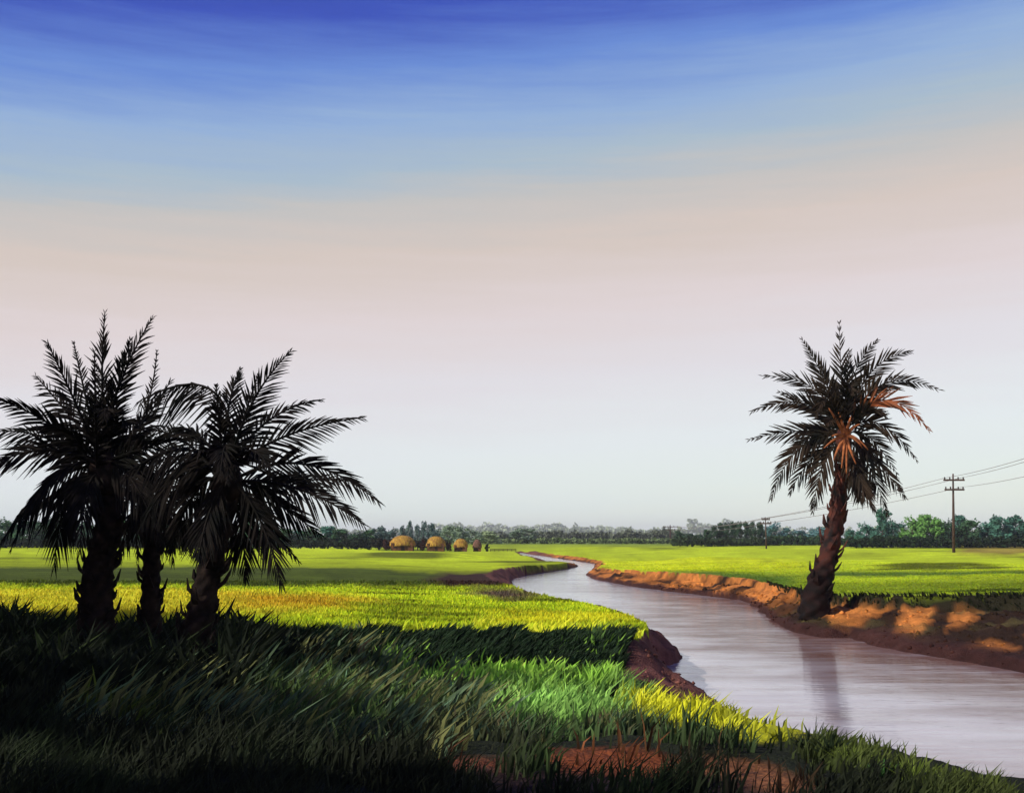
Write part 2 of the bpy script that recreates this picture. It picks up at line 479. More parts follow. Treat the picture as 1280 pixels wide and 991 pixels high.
# ------------------------------------------------------------------ ground sheet
fine = np.radians(np.arange(-31, 31.01, .11))
coarse = np.radians(np.arange(34, 327, 3.0))
ang = np.concatenate([fine, coarse])
rr = [1.2]
while rr[-1] < 300: rr.append(rr[-1] * 1.0085)
while rr[-1] < 6500: rr.append(rr[-1] * 1.06)
rr = np.array(rr)
A, R = np.meshgrid(ang, rr)
X = (np.sin(A) * R); Y = (np.cos(A) * R)
Z, TT, IW, IT = height(X.ravel(), Y.ravel())
Cc = zone_color(X.ravel(), Y.ravel(), Z, TT, IT)
na, nr = len(ang), len(rr)
verts = np.stack([X.ravel(), Y.ravel(), Z], 1)
idx = np.arange(nr * na).reshape(nr, na)
q = np.stack([idx[:-1, :], np.roll(idx, -1, 1)[:-1, :], np.roll(idx, -1, 1)[1:, :], idx[1:, :]], -1).reshape(-1, 4)
q = q[:, ::-1]
cv = len(verts)
verts = np.vstack([verts, [[0, 0, .35]]]); Cc = np.vstack([Cc, Cc[0]])
tri = np.stack([idx[0], np.full(na, cv), np.roll(idx[0], -1)], 1)[:, ::-1]
flat = np.concatenate([q.ravel(), tri.ravel()]); sizes = np.concatenate([np.full(len(q), 4), np.full(len(tri), 3)])
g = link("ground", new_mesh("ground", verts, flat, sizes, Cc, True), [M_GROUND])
tag(g, "flat green farmland with bare earth river banks", "ground", kind="structure")

# river surface
import bmesh
inr = inpoly(X.ravel(), Y.ravel(), TPOLY)
rq = q[inr[q].all(1)] if False else q[inr[q].any(1)]
used = np.unique(rq); remap = np.full(na * nr, -1); remap[used] = np.arange(len(used))
rx, ry = X.ravel()[used], Y.ravel()[used]
RB = np.array(Wr[7:] )
dr = np.full(rx.shape, 1e9)
for (x1, y1), (x2, y2) in zip(RB[:-1], RB[1:]):
    vx, vy = x2 - x1, y2 - y1
    t_ = np.clip(((rx - x1) * vx + (ry - y1) * vy) / (vx * vx + vy * vy + 1e-9), 0, 1)
    dr = np.minimum(dr, np.hypot(rx - x1 - t_ * vx, ry - y1 - t_ * vy))
nz = fbm(rx * .22, ry * .55, 130); nz2 = fbm(rx * .6, ry * 2.2, 131)
silt = np.clip(sstep(9.0, 2.2, dr + 7 * nz + 2.5 * nz2) * sstep(95, 55, ry) * .95 + np.clip(2.2 * nz - .25, 0, .5) + 1.1 * nz2 * sstep(90, 40, ry), 0, 1)[:, None]
rc = np.array([.50, .475, .47]) * (1 - silt) + np.array([.16, .085, .065]) * silt
def plan_patch(poly, soft):
    a_, b_ = proj(rx, ry, np.full_like(rx, WL))
    w1 = fbm(a_ * .006, b_ * .16, 160, 4); w2 = fbm(a_ * .02, b_ * .5, 161, 3)
    a_ = a_ + 110 * w1 + 50 * w2; b_ = b_ + 10 * w1
    pa = np.array(poly, float)
    ins = inpoly(a_, b_, pa); d = dpoly(a_ / 5, b_, pa / np.array([5, 1]))
    return np.where(ins, np.clip(.5 + d / (2 * soft), 0, 1), np.clip(.5 - d / (2 * soft), 0, 1))
# silt stirred up along the outer bank of the bend; pale streaks stand in for sky reflection
mudp = np.maximum(plan_patch([(1000, 800), (1100, 812), (1290, 848), (1290, 885), (1150, 862), (1030, 842)], 4) * .8,
                  plan_patch([(850, 740), (960, 762), (970, 790), (880, 772)], 4) * .6)
silt = np.clip(np.maximum(silt[:, 0], mudp), 0, 1)[:, None]
sky_sheen = np.clip(3.0 * fbm(rx * .18 + 7, ry * 1.1, 133) - .1, 0, 1)  # pale sky reflection put into the surface as streaks
silt_and_sheen = np.clip(silt[:, 0] * .55 + .30 * sky_sheen * (1 - silt[:, 0]), 0, .9)
w = link("river", new_mesh("river", np.stack([rx, ry, np.full(len(rx), WL)], 1), remap[rq].ravel(), np.full(len(rq), 4), rc, True), [M_WATER])
sa = w.data.attributes.new("silt_and_sheen", "FLOAT", "POINT"); sa.data.foreach_set("value", silt_and_sheen.astype(np.float32))
tag(w, "winding pale mauve river reflecting the sky", "river", kind="structure")

# ------------------------------------------------------------------ grass blades


def blades(pos, hgt, wid, lean, col, segs=2):
    """tapered bent blades as one numpy mesh; pos (n,3), lean (n,2) tip offset"""
    n = len(pos)
    yaw = RNG.uniform(-.9, .9, n)
    sx, sy = np.cos(yaw), np.sin(yaw)
    side = np.stack([sx, sy, np.zeros(n)], 1) * (wid / 2)[:, None]
    tip = pos + np.stack([lean[:, 0], lean[:, 1], hgt], 1)
    mid = pos + np.stack([lean[:, 0] * .3, lean[:, 1] * .3, hgt * .55], 1)
    base = pos - np.array([0, 0, .04])
    v = np.stack([base - side, base + side, mid + side * .8, mid - side * .8, tip], 1).reshape(-1, 3)
    o = (np.arange(n) * 5)[:, None]
    f = np.concatenate([o + np.array([[0, 1, 2, 3]]), o + np.array([[3, 2, 4]])], 1).ravel()
    s = np.tile([4, 3], n)
    c = np.repeat(col, 5, 0).reshape(n, 5, 3).copy()
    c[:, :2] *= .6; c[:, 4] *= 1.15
    return v, f, s, c.reshape(-1, 3)


def scatter(name, poly, n, z0, h, wpx, colf, label, cat, leanx=(-.1, .5), maxit=6, kind="stuff", keep=None):
    """blades whose roots fill an area of the ground plan"""
    pa = np.array(poly, float)
    x0, y0 = pa.min(0); x1, y1 = pa.max(0)
    qx = RNG.uniform(x0, x1, n * 2); qy = RNG.uniform(y0, y1, n * 2)
    k = inpoly(qx, qy, pa); qx, qy = qx[k][:n], qy[k][:n]
    u = (qx - 640) / F; v = (495.5 - qy) / F
    dy = CT - v * ST; dz = ST + v * CT
    t = (z0 - CAMZ) / dz
    x, y = u * t, dy * t
    z, tt, iw, it = height(x, y)
    for _ in range(3):
        t = (z - CAMZ) / dz
        x, y = u * t, dy * t
        z, tt, iw, it = height(x, y)
    ok = (~iw) & (z > WL + .12)
    if keep is not None: ok &= keep(x, y, tt, it)
    x, y, z, tt = x[ok], y[ok], z[ok], tt[ok]
    m = len(x)
    c = colf(x, y, z, tt)
    clump = np.clip(1 + 2.4 * fbm(x * 1.3, y * 1.3, 90, 3), .3, 2.0) if kind == 'stuff' and h[1] > .2 else np.clip(1 + 1.1 * fbm(x * 1.3, y * 1.3, 90), .4, 1.7)
    hh = RNG.uniform(h[0], h[1], m) * clump
    if name == 'foreground_grass': hh = hh * (1 - .42 * sstep(2.2, 3.4, x))
    ww = y * wpx / F * RNG.uniform(.6, 1.3, m)
    ln = np.stack([hh * RNG.uniform(*leanx, m), hh * RNG.uniform(-.3, .3, m)], 1)
    v_, f_, s_, c_ = blades(np.stack([x, y, z], 1), hh, ww, ln, c)
    o = link(name, new_mesh(name, v_, f_, s_, np.clip(c_, .002, .8)), [M_GRASS])
    tag(o, label, cat, kind=kind)
    return o


def col_ground(gain=1.0, var=.35, floor=None):
    def f(x, y, z, tt):
        _, _, _, it = height(x, y)
        c = zone_color(x, y, z, tt, it)
        r = RNG.uniform(1 - var, 1 + var, len(x))[:, None]
        hue = RNG.uniform(-1, 1, len(x))[:, None] * np.array([.18, 0, -.1])
        c = c * r * gain * (1 + hue)
        if floor is not None:
            c = np.maximum(c, floor * r)
        return c
    return f


notbank = lambda x, y, tt, it: ~it
scatter("field_grass", [(-60, 726), (640, 726), (660, 736), (820, 776), (815, 790), (-60, 800)], 70000, 0, (.05, .12), 1.6,
        col_ground(1.0), "lime and yellow crop grass of the left field", "grass", (-.3, .5), keep=notbank)
scatter("meadow_grass", [(700, 700), (1340, 706), (1340, 744), (1010, 742), (760, 712)], 26000, 0, (.02, .06), 1.3,
        col_ground(1.0), "short light green grass along the right bank", "grass", (-.3, .4), keep=notbank)


def col_fore(x, y, z, tt):
    qx, qy = proj(x, y, z)
    _, _, _, it = height(x, y)
    base = zone_color(x, y, z, tt, it) * 1.1
    n = fbm(x * 1.1 + 3, y * .8, 95); n2 = fbm(x * 2.6, y * 2.0, 96)
    green = np.array([.045, .085, .022]); olive = np.array([.17, .18, .055]); teal = np.array([.08, .15, .08]); brown = np.array([.10, .055, .035])
    bright = base.sum(1) > .16
    pick = (np.clip(4.0 * n + .05, 0, 1) * np.where(bright, .15, 1))[:, None]
    c = base * (1 - pick) + green * pick
    p2 = np.clip(5.5 * n2 - .45, 0, 1)[:, None] * np.where(bright, .2, 1)[:, None] * sstep(230, 420, qx)[:, None] * sstep(960, 900, qy)[:, None]
    alt = np.where(RNG.uniform(0, 1, len(x))[:, None] < .5, olive, np.where(RNG.uniform(0, 1, len(x))[:, None] < .5, teal, brown))
    c = c * (1 - p2) + alt * p2
    n4 = fbm(x * .9 + 9, y * 1.4, 97, 3)
    lum = np.clip(1 + 2.6 * n4, .25, 2.0)[:, None]
    c = c * np.where(bright[:, None], 1 + (lum - 1) * .3, lum)
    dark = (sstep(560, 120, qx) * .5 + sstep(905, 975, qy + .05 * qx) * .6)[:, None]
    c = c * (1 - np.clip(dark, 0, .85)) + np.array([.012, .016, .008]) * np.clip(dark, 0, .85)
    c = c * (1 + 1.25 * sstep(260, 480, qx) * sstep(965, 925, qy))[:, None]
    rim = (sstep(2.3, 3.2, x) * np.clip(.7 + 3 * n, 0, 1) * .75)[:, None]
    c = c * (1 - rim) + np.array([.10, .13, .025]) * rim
    return np.maximum(c, .004) * RNG.uniform(.6, 1.45, len(x))[:, None]


def nearkeep(x, y, tt, it):
    mud = (y > 18.5) & (x > 1.5)
    k = (~it) | ((tt > .35) & ~mud & ~((x > 2.6) & (tt < .86)))
    px_, py_ = proj(x, y, np.full_like(x, -.1))
    nn = fbm(x * 2, y * 2, 120)
    bare = np.zeros(x.shape, bool)
    for poly in ([(670, 930), (800, 925), (880, 955), (860, 1005), (690, 995)], [(870, 940), (960, 945), (1030, 985), (1010, 1040), (890, 1020)], [(520, 940), (650, 940), (640, 990), (530, 985)]):
        bare |= inpoly(px_ + 60 * nn, py_ + 20 * nn, np.array(poly, float))
    gap = fbm(x * 1.6 + 20, y * 1.2, 140, 3)
    thin = np.clip(.75 + 4.2 * gap, .05, 1) * (1 - .5 * ((px_ > 560) & (px_ < 1010) & (py_ > 958)))
    return k & (~bare | (RNG.uniform(0, 1, len(x)) < .05)) & (RNG.uniform(0, 1, len(x)) < thin)

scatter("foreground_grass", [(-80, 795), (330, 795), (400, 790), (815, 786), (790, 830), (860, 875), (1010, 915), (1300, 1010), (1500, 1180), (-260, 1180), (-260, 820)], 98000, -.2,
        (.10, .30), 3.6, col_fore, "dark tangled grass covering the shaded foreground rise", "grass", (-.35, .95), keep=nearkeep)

# crest below the yellow field: bank shade put into the grass colour
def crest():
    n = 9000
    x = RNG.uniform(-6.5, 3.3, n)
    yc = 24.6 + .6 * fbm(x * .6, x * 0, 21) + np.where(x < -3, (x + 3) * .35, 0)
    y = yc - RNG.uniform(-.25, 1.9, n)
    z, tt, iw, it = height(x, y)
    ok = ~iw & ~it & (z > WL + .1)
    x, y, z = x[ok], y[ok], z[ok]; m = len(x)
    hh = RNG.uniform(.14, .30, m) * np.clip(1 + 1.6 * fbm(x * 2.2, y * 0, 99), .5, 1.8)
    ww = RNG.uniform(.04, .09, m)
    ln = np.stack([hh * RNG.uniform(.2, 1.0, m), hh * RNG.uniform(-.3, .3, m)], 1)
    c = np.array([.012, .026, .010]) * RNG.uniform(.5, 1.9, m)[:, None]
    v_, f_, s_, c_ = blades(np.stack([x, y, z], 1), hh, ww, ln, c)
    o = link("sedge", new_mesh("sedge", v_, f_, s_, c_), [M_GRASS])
    tag(o, "sedge darkened for bank shade, edging the yellow field in a long strip", "grass", kind="stuff")


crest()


def col_tangle(x, y, z, tt):
    n = np.clip(5 * fbm(x * 2, y * 2, 150) - .5, 0, 1)[:, None]
    return np.array([.010, .015, .007]) * (1 - n) + np.array([.05, .075, .02]) * n


scatter("tangled_undergrowth", [(-60, 788), (330, 792), (380, 815), (300, 870), (120, 885), (-60, 870)], 5200, -.1, (.22, .62), 6.5, col_tangle,
        "black tangled weeds burying the feet of the left palms", "undergrowth", (-.6, .9))
scatter("weeds", [(330, 800), (560, 830), (640, 900), (560, 950), (330, 930), (60, 930), (60, 880)], 1500, -.1, (.16, .42), 6.5,
        lambda x, y, z, tt: np.where(RNG.uniform(0, 1, len(x))[:, None] < .5, np.array([.14, .15, .05]), np.array([.09, .14, .07])) * RNG.uniform(.3, 1.5, len(x))[:, None],
        "pale olive weeds leaning right in the middle of the foreground", "weeds", (.3, 1.1))


def lip():
    n = 5000
    x = RNG.uniform(11, 22, n * 4); y = RNG.uniform(36, 60, n * 4)
    z, tt, iw, it = height(x, y)
    ok = it & (tt > .87) & (tt < .985)
    x, y, z = x[ok][:n], y[ok][:n], z[ok][:n]; m = len(x)
    hh = RNG.uniform(.06, .18, m); ln = np.stack([-hh * RNG.uniform(.2, 1.2, m), -hh * RNG.uniform(0, .8, m)], 1)
    c = np.array([.020, .024, .010]) * RNG.uniform(.5, 2.2, m)[:, None]
    v_, f_, s_, c_ = blades(np.stack([x, y, z], 1), hh, RNG.uniform(.05, .1, m), ln, c)
    o = link("bank_sedge", new_mesh("bank_sedge", v_, f_, s_, c_), [M_GRASS])
    tag(o, "dark sedge hanging over the lip of the right bank", "grass", kind="stuff")


lip()

def rubble():
    n = 4200
    x = np.concatenate([RNG.uniform(9, 19, n), RNG.uniform(2, 6, n // 6)]); y = np.concatenate([RNG.uniform(27, 75, n), RNG.uniform(19, 33, n // 6)])
    z, tt, iw, it = height(x, y)
    ok = it & (tt > .01) & (tt < .82)
    x, y, z, tt = x[ok], y[ok], z[ok], tt[ok]; m = len(x)
    sz = RNG.uniform(.2, 1, m) ** 2 * .09 * (.6 + y / 60)
    oc = np.array([[1, 0, 0], [0, 1, 0], [-1, 0, 0], [0, -1, 0], [0, 0, .8], [0, 0, -.8]])
    V = oc[None] * sz[:, None, None] * RNG.uniform(.5, 1.4, (m, 6, 1))
    a = RNG.uniform(0, 6.28, m); ca, sa = np.cos(a)[:, None], np.sin(a)[:, None]
    V = np.stack([V[..., 0] * ca - V[..., 1] * sa, V[..., 0] * sa + V[..., 1] * ca, V[..., 2]], -1) + np.stack([x, y, z], 1)[:, None]
    fc = np.array([[0, 1, 4], [1, 2, 4], [2, 3, 4], [3, 0, 4], [1, 0, 5], [2, 1, 5], [3, 2, 5], [0, 3, 5]])
    f = (fc[None] + (np.arange(m) * 6)[:, None, None]).ravel()
    c = zone_color(x, y, z, tt, np.ones(m, bool)) * RNG.uniform(.5, 1.3, m)[:, None]
    o = link("bank_rubble", new_mesh("bank_rubble", V.reshape(-1, 3), f, np.full(m * 8, 3), np.repeat(c, 6, 0)), [M_CLOD])
    tag(o, "loose clods of earth scattered over the river banks", "rubble", kind="stuff")


M_CLOD = mat_attr("clod", .95, 0, .05)
rubble()

# ------------------------------------------------------------------ individual tussocks


def tussock_mesh(n, h, spread, col, wid, seed):
    r = np.random.default_rng(seed)
    a = r.uniform(0, 2 * math.pi, n); d = r.uniform(0, 1, n) ** .7
    pos = np.stack([np.cos(a) * d * spread * .35, np.sin(a) * d * spread * .35, np.zeros(n)], 1)
    hh = h * r.uniform(.55, 1.0, n) * (1 - .35 * d)
    ln = np.stack([np.cos(a) * d * spread + h * .15, np.sin(a) * d * spread], 1)
    c = np.array(col) * r.uniform(.45, 1.6, n)[:, None]
    v_, f_, s_, c_ = blades(pos, hh, np.full(n, wid) * r.uniform(.6, 1.2, n), ln, c)
    return new_mesh("tussock", v_, f_, s_, np.clip(c_, .002, .7))


TK = {
    'olive': tussock_mesh(46, .30, .26, (.10, .14, .02), .028, 1),
    'dark': tussock_mesh(50, .34, .24, (.018, .03, .012), .035, 2),
    'green': tussock_mesh(44, .28, .24, (.05, .13, .03), .03, 3),
    'yellow': tussock_mesh(40, .24, .22, (.30, .32, .02), .03, 4),
    'pale': tussock_mesh(22, .34, .22, (.16, .17, .06), .03, 5),
}
for me in TK.values(): me.materials.append(M_GRASS)
TDEF = [
    # px, py (root), z guess, scale, kind, label
    (1040, 950, 'dark', 1.0, "upright dark grass tussock at the water edge, tallest of the bank tufts"),
    (1062, 958, 'olive', .9, "olive grass tussock just right of the tallest bank tuft"),
    (1010, 940, 'dark', .8, "dark grass tussock just left of the tallest bank tuft"),
    (1145, 984, 'olive', 1.1, "spiky olive tussock at the bottom edge where the bank meets the water"),
    (1185, 994, 'olive', 1.0, "rightmost low olive tussock beside the river in the bottom corner"),
    (1105, 978, 'green', .9, "green tussock between the two spiky olive ones on the near bank"),
    (975, 924, 'yellow', .8, "yellow-green tussock at the end of the sunlit strip on the near bank"),
    (900, 898, 'yellow', .9, "yellow-green tussock in the middle of the sunlit strip above the river"),
    (865, 885, 'yellow', .8, "yellow-green tussock at the start of the sunlit strip by the muddy cove"),
    (800, 882, 'dark', .9, "dark tussock at the head of the brown muddy cove"),
    (770, 872, 'dark', .8, "dark tussock on the meadow left of the muddy cove"),
    (700, 850, 'olive', .8, "olive tussock in the middle of the bright green meadow patch"),
    (725, 845, 'olive', .7, "smaller olive tussock on the right of the bright green meadow patch"),
    (655, 925, 'green', 1.1, "fresh green tussock of fine blades below the meadow patch"),
    (685, 925, 'green', .9, "smaller fresh green tussock beside the fine bladed one"),
    (445, 870, 'pale', 1.1, "pale straw tussock right of the palms, upper of a leaning pair"),
    (395, 905, 'pale', 1.2, "pale straw tussock right of the palms, lower of a leaning pair"),
    (335, 880, 'pale', .8, "small straw coloured tuft directly right of the third palm foot"),
    (110, 888, 'pale', .7, "small straw tuft below the thick leftmost palm trunk"),
    (195, 892, 'pale', .7, "small straw tuft below the slender middle palm trunk"),
    (12, 800, 'dark', 2.1, "black spiky tussock at the far left edge by the yellow field"),
    (45, 803, 'dark', 1.7, "black spiky tussock second from the left edge by the yellow field"),
    (75, 805, 'dark', 1.9, "black spiky tussock touching the foot of the leftmost palm"),
    (215, 808, 'dark', 1.9, "black spiky tussock between the slender palm and the third palm"),
    (160, 805, 'dark', 1.7, "black spiky tussock between the thick palm and the slender palm"),
    (300, 805, 'olive', 1.4, "tall brown-olive tussock leaning right beside the third palm"),
    (335, 812, 'olive', 1.2, "brown-olive tussock one step right of the third palm"),
]


def root_at(px, py):
    z = -.1
    for _ in range(5):
        p = P(px, py, z); z = ground_z(p.x, p.y)
    return Vector((p.x, p.y, z))


for i, (px, py, k, s, lab) in enumerate(TDEF):
    p = root_at(px, py)
    if p.z < WL + .1: p.z = WL + .1
    o = link("grass_tussock", TK[k])
    o.location = p; s_ = s * (p.y / 12.0) ** .55
    o.scale = (s_, s_, s_); o.rotation_euler = (0, 0, random.uniform(-.8, .8))
    tag(o, lab, "grass tussock", "grass tussocks of the foreground")

# ------------------------------------------------------------------ palms


def tube(pts, rads, n=8):
    """verts, faces of a tube along pts"""
    V, Fc = [], []
    m = len(pts)
    for i in range(m):
        t = (pts[min(i + 1, m - 1)] - pts[max(i - 1, 0)]).normalized()
        a = t.cross(Vector((0, 1, 0)))
        if a.length < .1: a = t.cross(Vector((1, 0, 0)))
        a.normalize(); b = t.cross(a)
        for j in range(n):
            ph = 2 * math.pi * j / n
            V.append(pts[i] + (a * math.cos(ph) + b * math.sin(ph)) * rads[i])
    for i in range(m - 1):
        for j in range(n):
            Fc.append((i * n + j, i * n + (j + 1) % n, (i + 1) * n + (j + 1) % n, (i + 1) * n + j))
    Fc.append(tuple(range(n))[::-1]); Fc.append(tuple((m - 1) * n + j for j in range(n)))
    return V, Fc


def pydata(name, V, Fc, smooth=False):
    me = bpy.data.meshes.new(name); me.from_pydata([tuple(v) for v in V], [], Fc)
    if smooth: me.polygons.foreach_set("use_smooth", [True] * len(me.polygons))
    me.update(); return me


def bez(p0, pm, p1, t):
    c = pm * 2 - (p0 + p1) * .5
    return p0 * (1 - t) ** 2 + c * (2 * t * (1 - t)) + p1 * t * t


def frond_mesh(p0, pm, p1, leaf, wid, rnd, nleaf=30, hang=0.0, twist=.0, start=.16, rr=.022):
    """an arching date palm leaf: rachis tube and two rows of narrow leaflets"""
    L = (p1 - p0).length
    steps = 16
    pts = [bez(p0, pm, p1, i / steps) for i in range(steps + 1)]
    V, Fc = tube(pts, [rr * (1.25 - i / steps) + .004 for i in range(steps + 1)], 5)
    nleaf = int(nleaf * 1.25)
    for k in range(nleaf):
        s = start + (1 - start) * (k + rnd.uniform(-.3, .3)) / (nleaf - 1)
        s = min(max(s, .02), 1.0)
        p = bez(p0, pm, p1, s)
        T = (bez(p0, pm, p1, min(s + .03, 1.03)) - bez(p0, pm, p1, s - .03)).normalized()
        va = T.cross(Vector((0, 1, 0)))
        lat = T.cross(Vector((0, 0, 1)))
        if va.length < .15: va = Vector((1, 0, 0))
        if lat.length < .15: lat = Vector((0, 1, 0))
        va.normalize(); lat.normalize()
        if va.dot(lat) < 0: lat = -lat
        side = (va * (1 - twist) + lat * twist)
        side = (side - T * side.dot(T)).normalized()
        nrm = T.cross(side).normalized()
        prof = (.42 + .58 * math.sin(math.pi * min(1, (s * 1.05) ** .8))) * (1 - .45 * max(0, s - .7) / .3)
        for sg in (-1, 1):
            if rnd.random() < .05: continue
            l = leaf * prof * rnd.uniform(.8, 1.12)
            ang_ = rnd.uniform(.66, .92) * (1 - .55 * s)
            d = (T * math.cos(ang_) + side * sg * math.sin(ang_) + nrm * rnd.uniform(-.22, .22)).normalized()
            e = p + d * l * .5; q_ = p + d * l
            dr = hang * l
            e = e + Vector((0, 0, -dr * .3)); q_ = q_ + Vector((0, 0, -dr))
            w_ = wid * rnd.uniform(.75, 1.2) * (.45 + .55 * prof) * (1 - .3 * s)
            dd = (q_ - p).normalized()
            ws = dd.cross(Vector((0, 1, 0)))
            if ws.length < .1: ws = Vector((1, 0, 0))
            ws = (ws.normalized() * .85 + Vector((rnd.uniform(-.3, .3), rnd.uniform(-.6, .6), 0))).normalized() * w_ * .5
            fold = dd.cross(ws).normalized() * w_ * .22
            b0 = len(V)
            V += [p - ws * .5, p + ws * .5, e + ws, e + fold, e - ws, q_ + ws * .12, q_ - ws * .12]
            Fc += [(b0, b0 + 1, b0 + 2, b0 + 3), (b0, b0 + 3, b0 + 4), (b0 + 3, b0 + 2, b0 + 5), (b0 + 4, b0 + 3, b0 + 5, b0 + 6)]
    return pydata("frond", V, Fc)


def stub_mesh(base, out, up, l, w_):
    """a cut leaf base: a flattened wedge that curves out and up from the trunk"""
    side = out.cross(up).normalized()
    a = base; m_ = base + out * l * .38 + up * l * .45; t = base + out * l * .55 + up * l * 1.0
    V = []
    for p, ww, th in ((a - out * .05, w_, w_ * .5), (m_, w_ * .72, w_ * .33), (t, w_ * .18, w_ * .1)):
        nn = (out * .8 - up * .4).normalized()
        V += [p - side * ww / 2 - nn * th / 2, p + side * ww / 2 - nn * th / 2, p + side * ww / 2 + nn * th / 2, p - side * ww / 2 + nn * th / 2]
    Fc = [(0, 3, 2, 1), (8, 9, 10, 11)]
    for i in (0, 4):
        for j in range(4):
            Fc.append((i + j, i + (j + 1) % 4, i + 4 + (j + 1) % 4, i + 4 + j))
    return pydata("leaf_stub", V, Fc)


def palm(label, Y0, trunk_px, hub, fronds, extra, leaf, wid, m_bark, m_leaf, seed, stub_l, n_stub, orange=(), ex_r=(1.2, 1.9), hang=.25, nleaf=30, tw=.3):
    rnd = random.Random(seed)
    base = At(trunk_px[0][0], trunk_px[0][1], Y0)
    gz = ground_z(base.x, base.y)
    root = bpy.data.objects.new("date_palm", None); COL.objects.link(root)
    org = Vector((base.x, Y0, gz)); root.location = org
    tag(root, label, "palm tree", "date palms")
    sc = Y0 / F
    # trunk with a rough ringed surface
    ctr = [At(a, b, Y0) - org for a, b, r in trunk_px]; rad = [r * sc for a, b, r in trunk_px]
    ctr[0].z = min(ctr[0].z, -.15)
    ns = 70
    PT, RD = [], []
    cum = [0]
    for i in range(1, len(ctr)): cum.append(cum[-1] + (ctr[i] - ctr[i - 1]).length)
    def along(s):
        d = s * cum[-1]
        for i in range(1, len(cum)):
            if d <= cum[i] or i == len(cum) - 1:
                f = (d - cum[i - 1]) / (cum[i] - cum[i - 1] + 1e-9)
                return ctr[i - 1].lerp(ctr[i], f), rad[i - 1] * (1 - f) + rad[i] * f
    n = 20
    for i in range(ns + 1):
        p, r = along(i / ns); PT.append(p); RD.append(r)
    V, Fc = tube(PT, RD, n)
    for i, v in enumerate(V):
        row, cl = divmod(i, n)
        c = PT[min(row, ns)]
        k = .95 + .15 * math.sin((row * .9 + (cl % 4) * 1.57)) * (1 if cl % 2 else -.4) + rnd.uniform(-.06, .06)
        V[i] = c + (v - c) * k
    tr = link("trunk", pydata("trunk", V, Fc, True), [m_bark], root)
    for k in range(n_stub):
        s = .03 + .94 * (k + rnd.uniform(-.3, .3)) / n_stub
        p, r = along(s)
        a = k * 2.4 + rnd.uniform(-.3, .3)
        if k % 2 == 0: a = (0 if (k // 2) % 2 else math.pi) + rnd.uniform(-.7, .7)
        out = Vector((math.cos(a), math.sin(a), 0))
        tdir = (along(min(s + .05, 1))[0] - along(max(s - .05, 0))[0]).normalized()
        link("leaf_stub", stub_mesh(p + out * r * .68, out, tdir, stub_l * rnd.uniform(.6, 1.25), stub_l * rnd.uniform(.4, .6)), [m_bark], root)
    H = At(hub[0], hub[1], Y0) - org
    # swollen heart of the crown, where the leaf bases overlap
    p_top, r_top = along(1.0)
    pts = [p_top - Vector((0, 0, r_top)), p_top.lerp(H, .35), H, H + Vector((0, 0, r_top * 2.0))]
    V, Fc = tube([pts[0].lerp(pts[1], .5), pts[1], pts[2], pts[2].lerp(pts[3], .6), pts[3]], [r_top * 1.0, r_top * 1.35, r_top * 1.2, r_top * .7, r_top * .15], 12)
    V = [v + Vector((rnd.uniform(-.12, .12), rnd.uniform(-.12, .12), rnd.uniform(-.12, .12))) * r_top for v in V]
    link("crown_heart", pydata("crown_heart", V, Fc, True), [m_bark], root)
    for i, fr in enumerate(fronds):
        mx, my, tx, ty_, dy = fr[:5]
        o_ = fr[5] if len(fr) > 5 else {}
        pm = At(mx, my, Y0 + dy * .55) - org; p1 = At(tx, ty_, Y0 + dy) - org
        h0 = At(*o_['from'], Y0) - org if 'from' in o_ else H + Vector((rnd.uniform(-.6, .6), rnd.uniform(-.6, .6), rnd.uniform(-.6, .6))) * r_top
        me = frond_mesh(h0, pm, p1, leaf * o_.get('leaf', 1), wid, rnd, o_.get('n', nleaf), o_.get('hang', hang), o_.get('tw', tw))
        fo = link("frond", me, [M_FROND_O if i in orange else m_leaf], root)
        if i in orange: fo['label'] = "frond with orange highlight painted on its leaflets"  # warm highlight on this frond put into its leaf colour
    for k in range(extra):
        a = rnd.uniform(.2, math.pi - .2) * (1 if k % 2 else -1)
        el = rnd.uniform(-.5, 1.05)
        R_ = rnd.uniform(*ex_r)
        d = Vector((math.cos(a) * math.cos(el), math.sin(a) * math.cos(el), math.sin(el)))
        d.x *= .75
        p1 = H + d * R_ + Vector((0, 0, -.35 * R_ * rnd.random()))
        pm = H + d * R_ * .52 + Vector((0, 0, .14 * R_))
        link("frond", frond_mesh(H.copy(), pm, p1, leaf * .8, wid, rnd, nleaf - 4, hang, .7), [m_leaf], root)
    return root


# big left palm
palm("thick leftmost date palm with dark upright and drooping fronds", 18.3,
     [(122, 842, 29), (121, 800, 25), (121, 760, 21), (122, 720, 19), (128, 690, 18), (136, 660, 17), (134, 620, 16)], (128, 585),
     [(95, 505, 60, 430, -.8), (108, 500, 92, 428, .7, {'leaf': .6}), (128, 490, 131, 392, 0), (150, 480, 190, 398, .3), (146, 490, 163, 424, -.6, {'leaf': .7}),
      (70, 535, -8, 497, -.7), (60, 548, -10, 540, .9), (55, 562, -14, 585, -.2), (70, 600, 5, 672, -.6, {'hang': .9}),
      (85, 620, 68, 708, .3, {'hang': .8}), (165, 545, 212, 478, .4), (180, 560, 246, 545, -.9), (165, 600, 205, 690, -.7, {'hang': .6}),
      (100, 600, 30, 640, .9, {'hang': .9}), (140, 520, 120, 455, 1.2), (95, 560, 30, 560, 1.6), (110, 610, 100, 690, -1.0, {'hang': .5}),
      (165, 580, 190, 650, 1.0, {'hang': .6}), (88, 520, 45, 470, 1.2), (120, 540, 118, 440, -1.3, {'leaf': .7}), (175, 530, 196, 440, 1.1, {'leaf': .7})],
     8, .58, .054, M_BARK_D, M_FROND_D, 5, .30, 46, ex_r=(1.2, 1.9), nleaf=26)

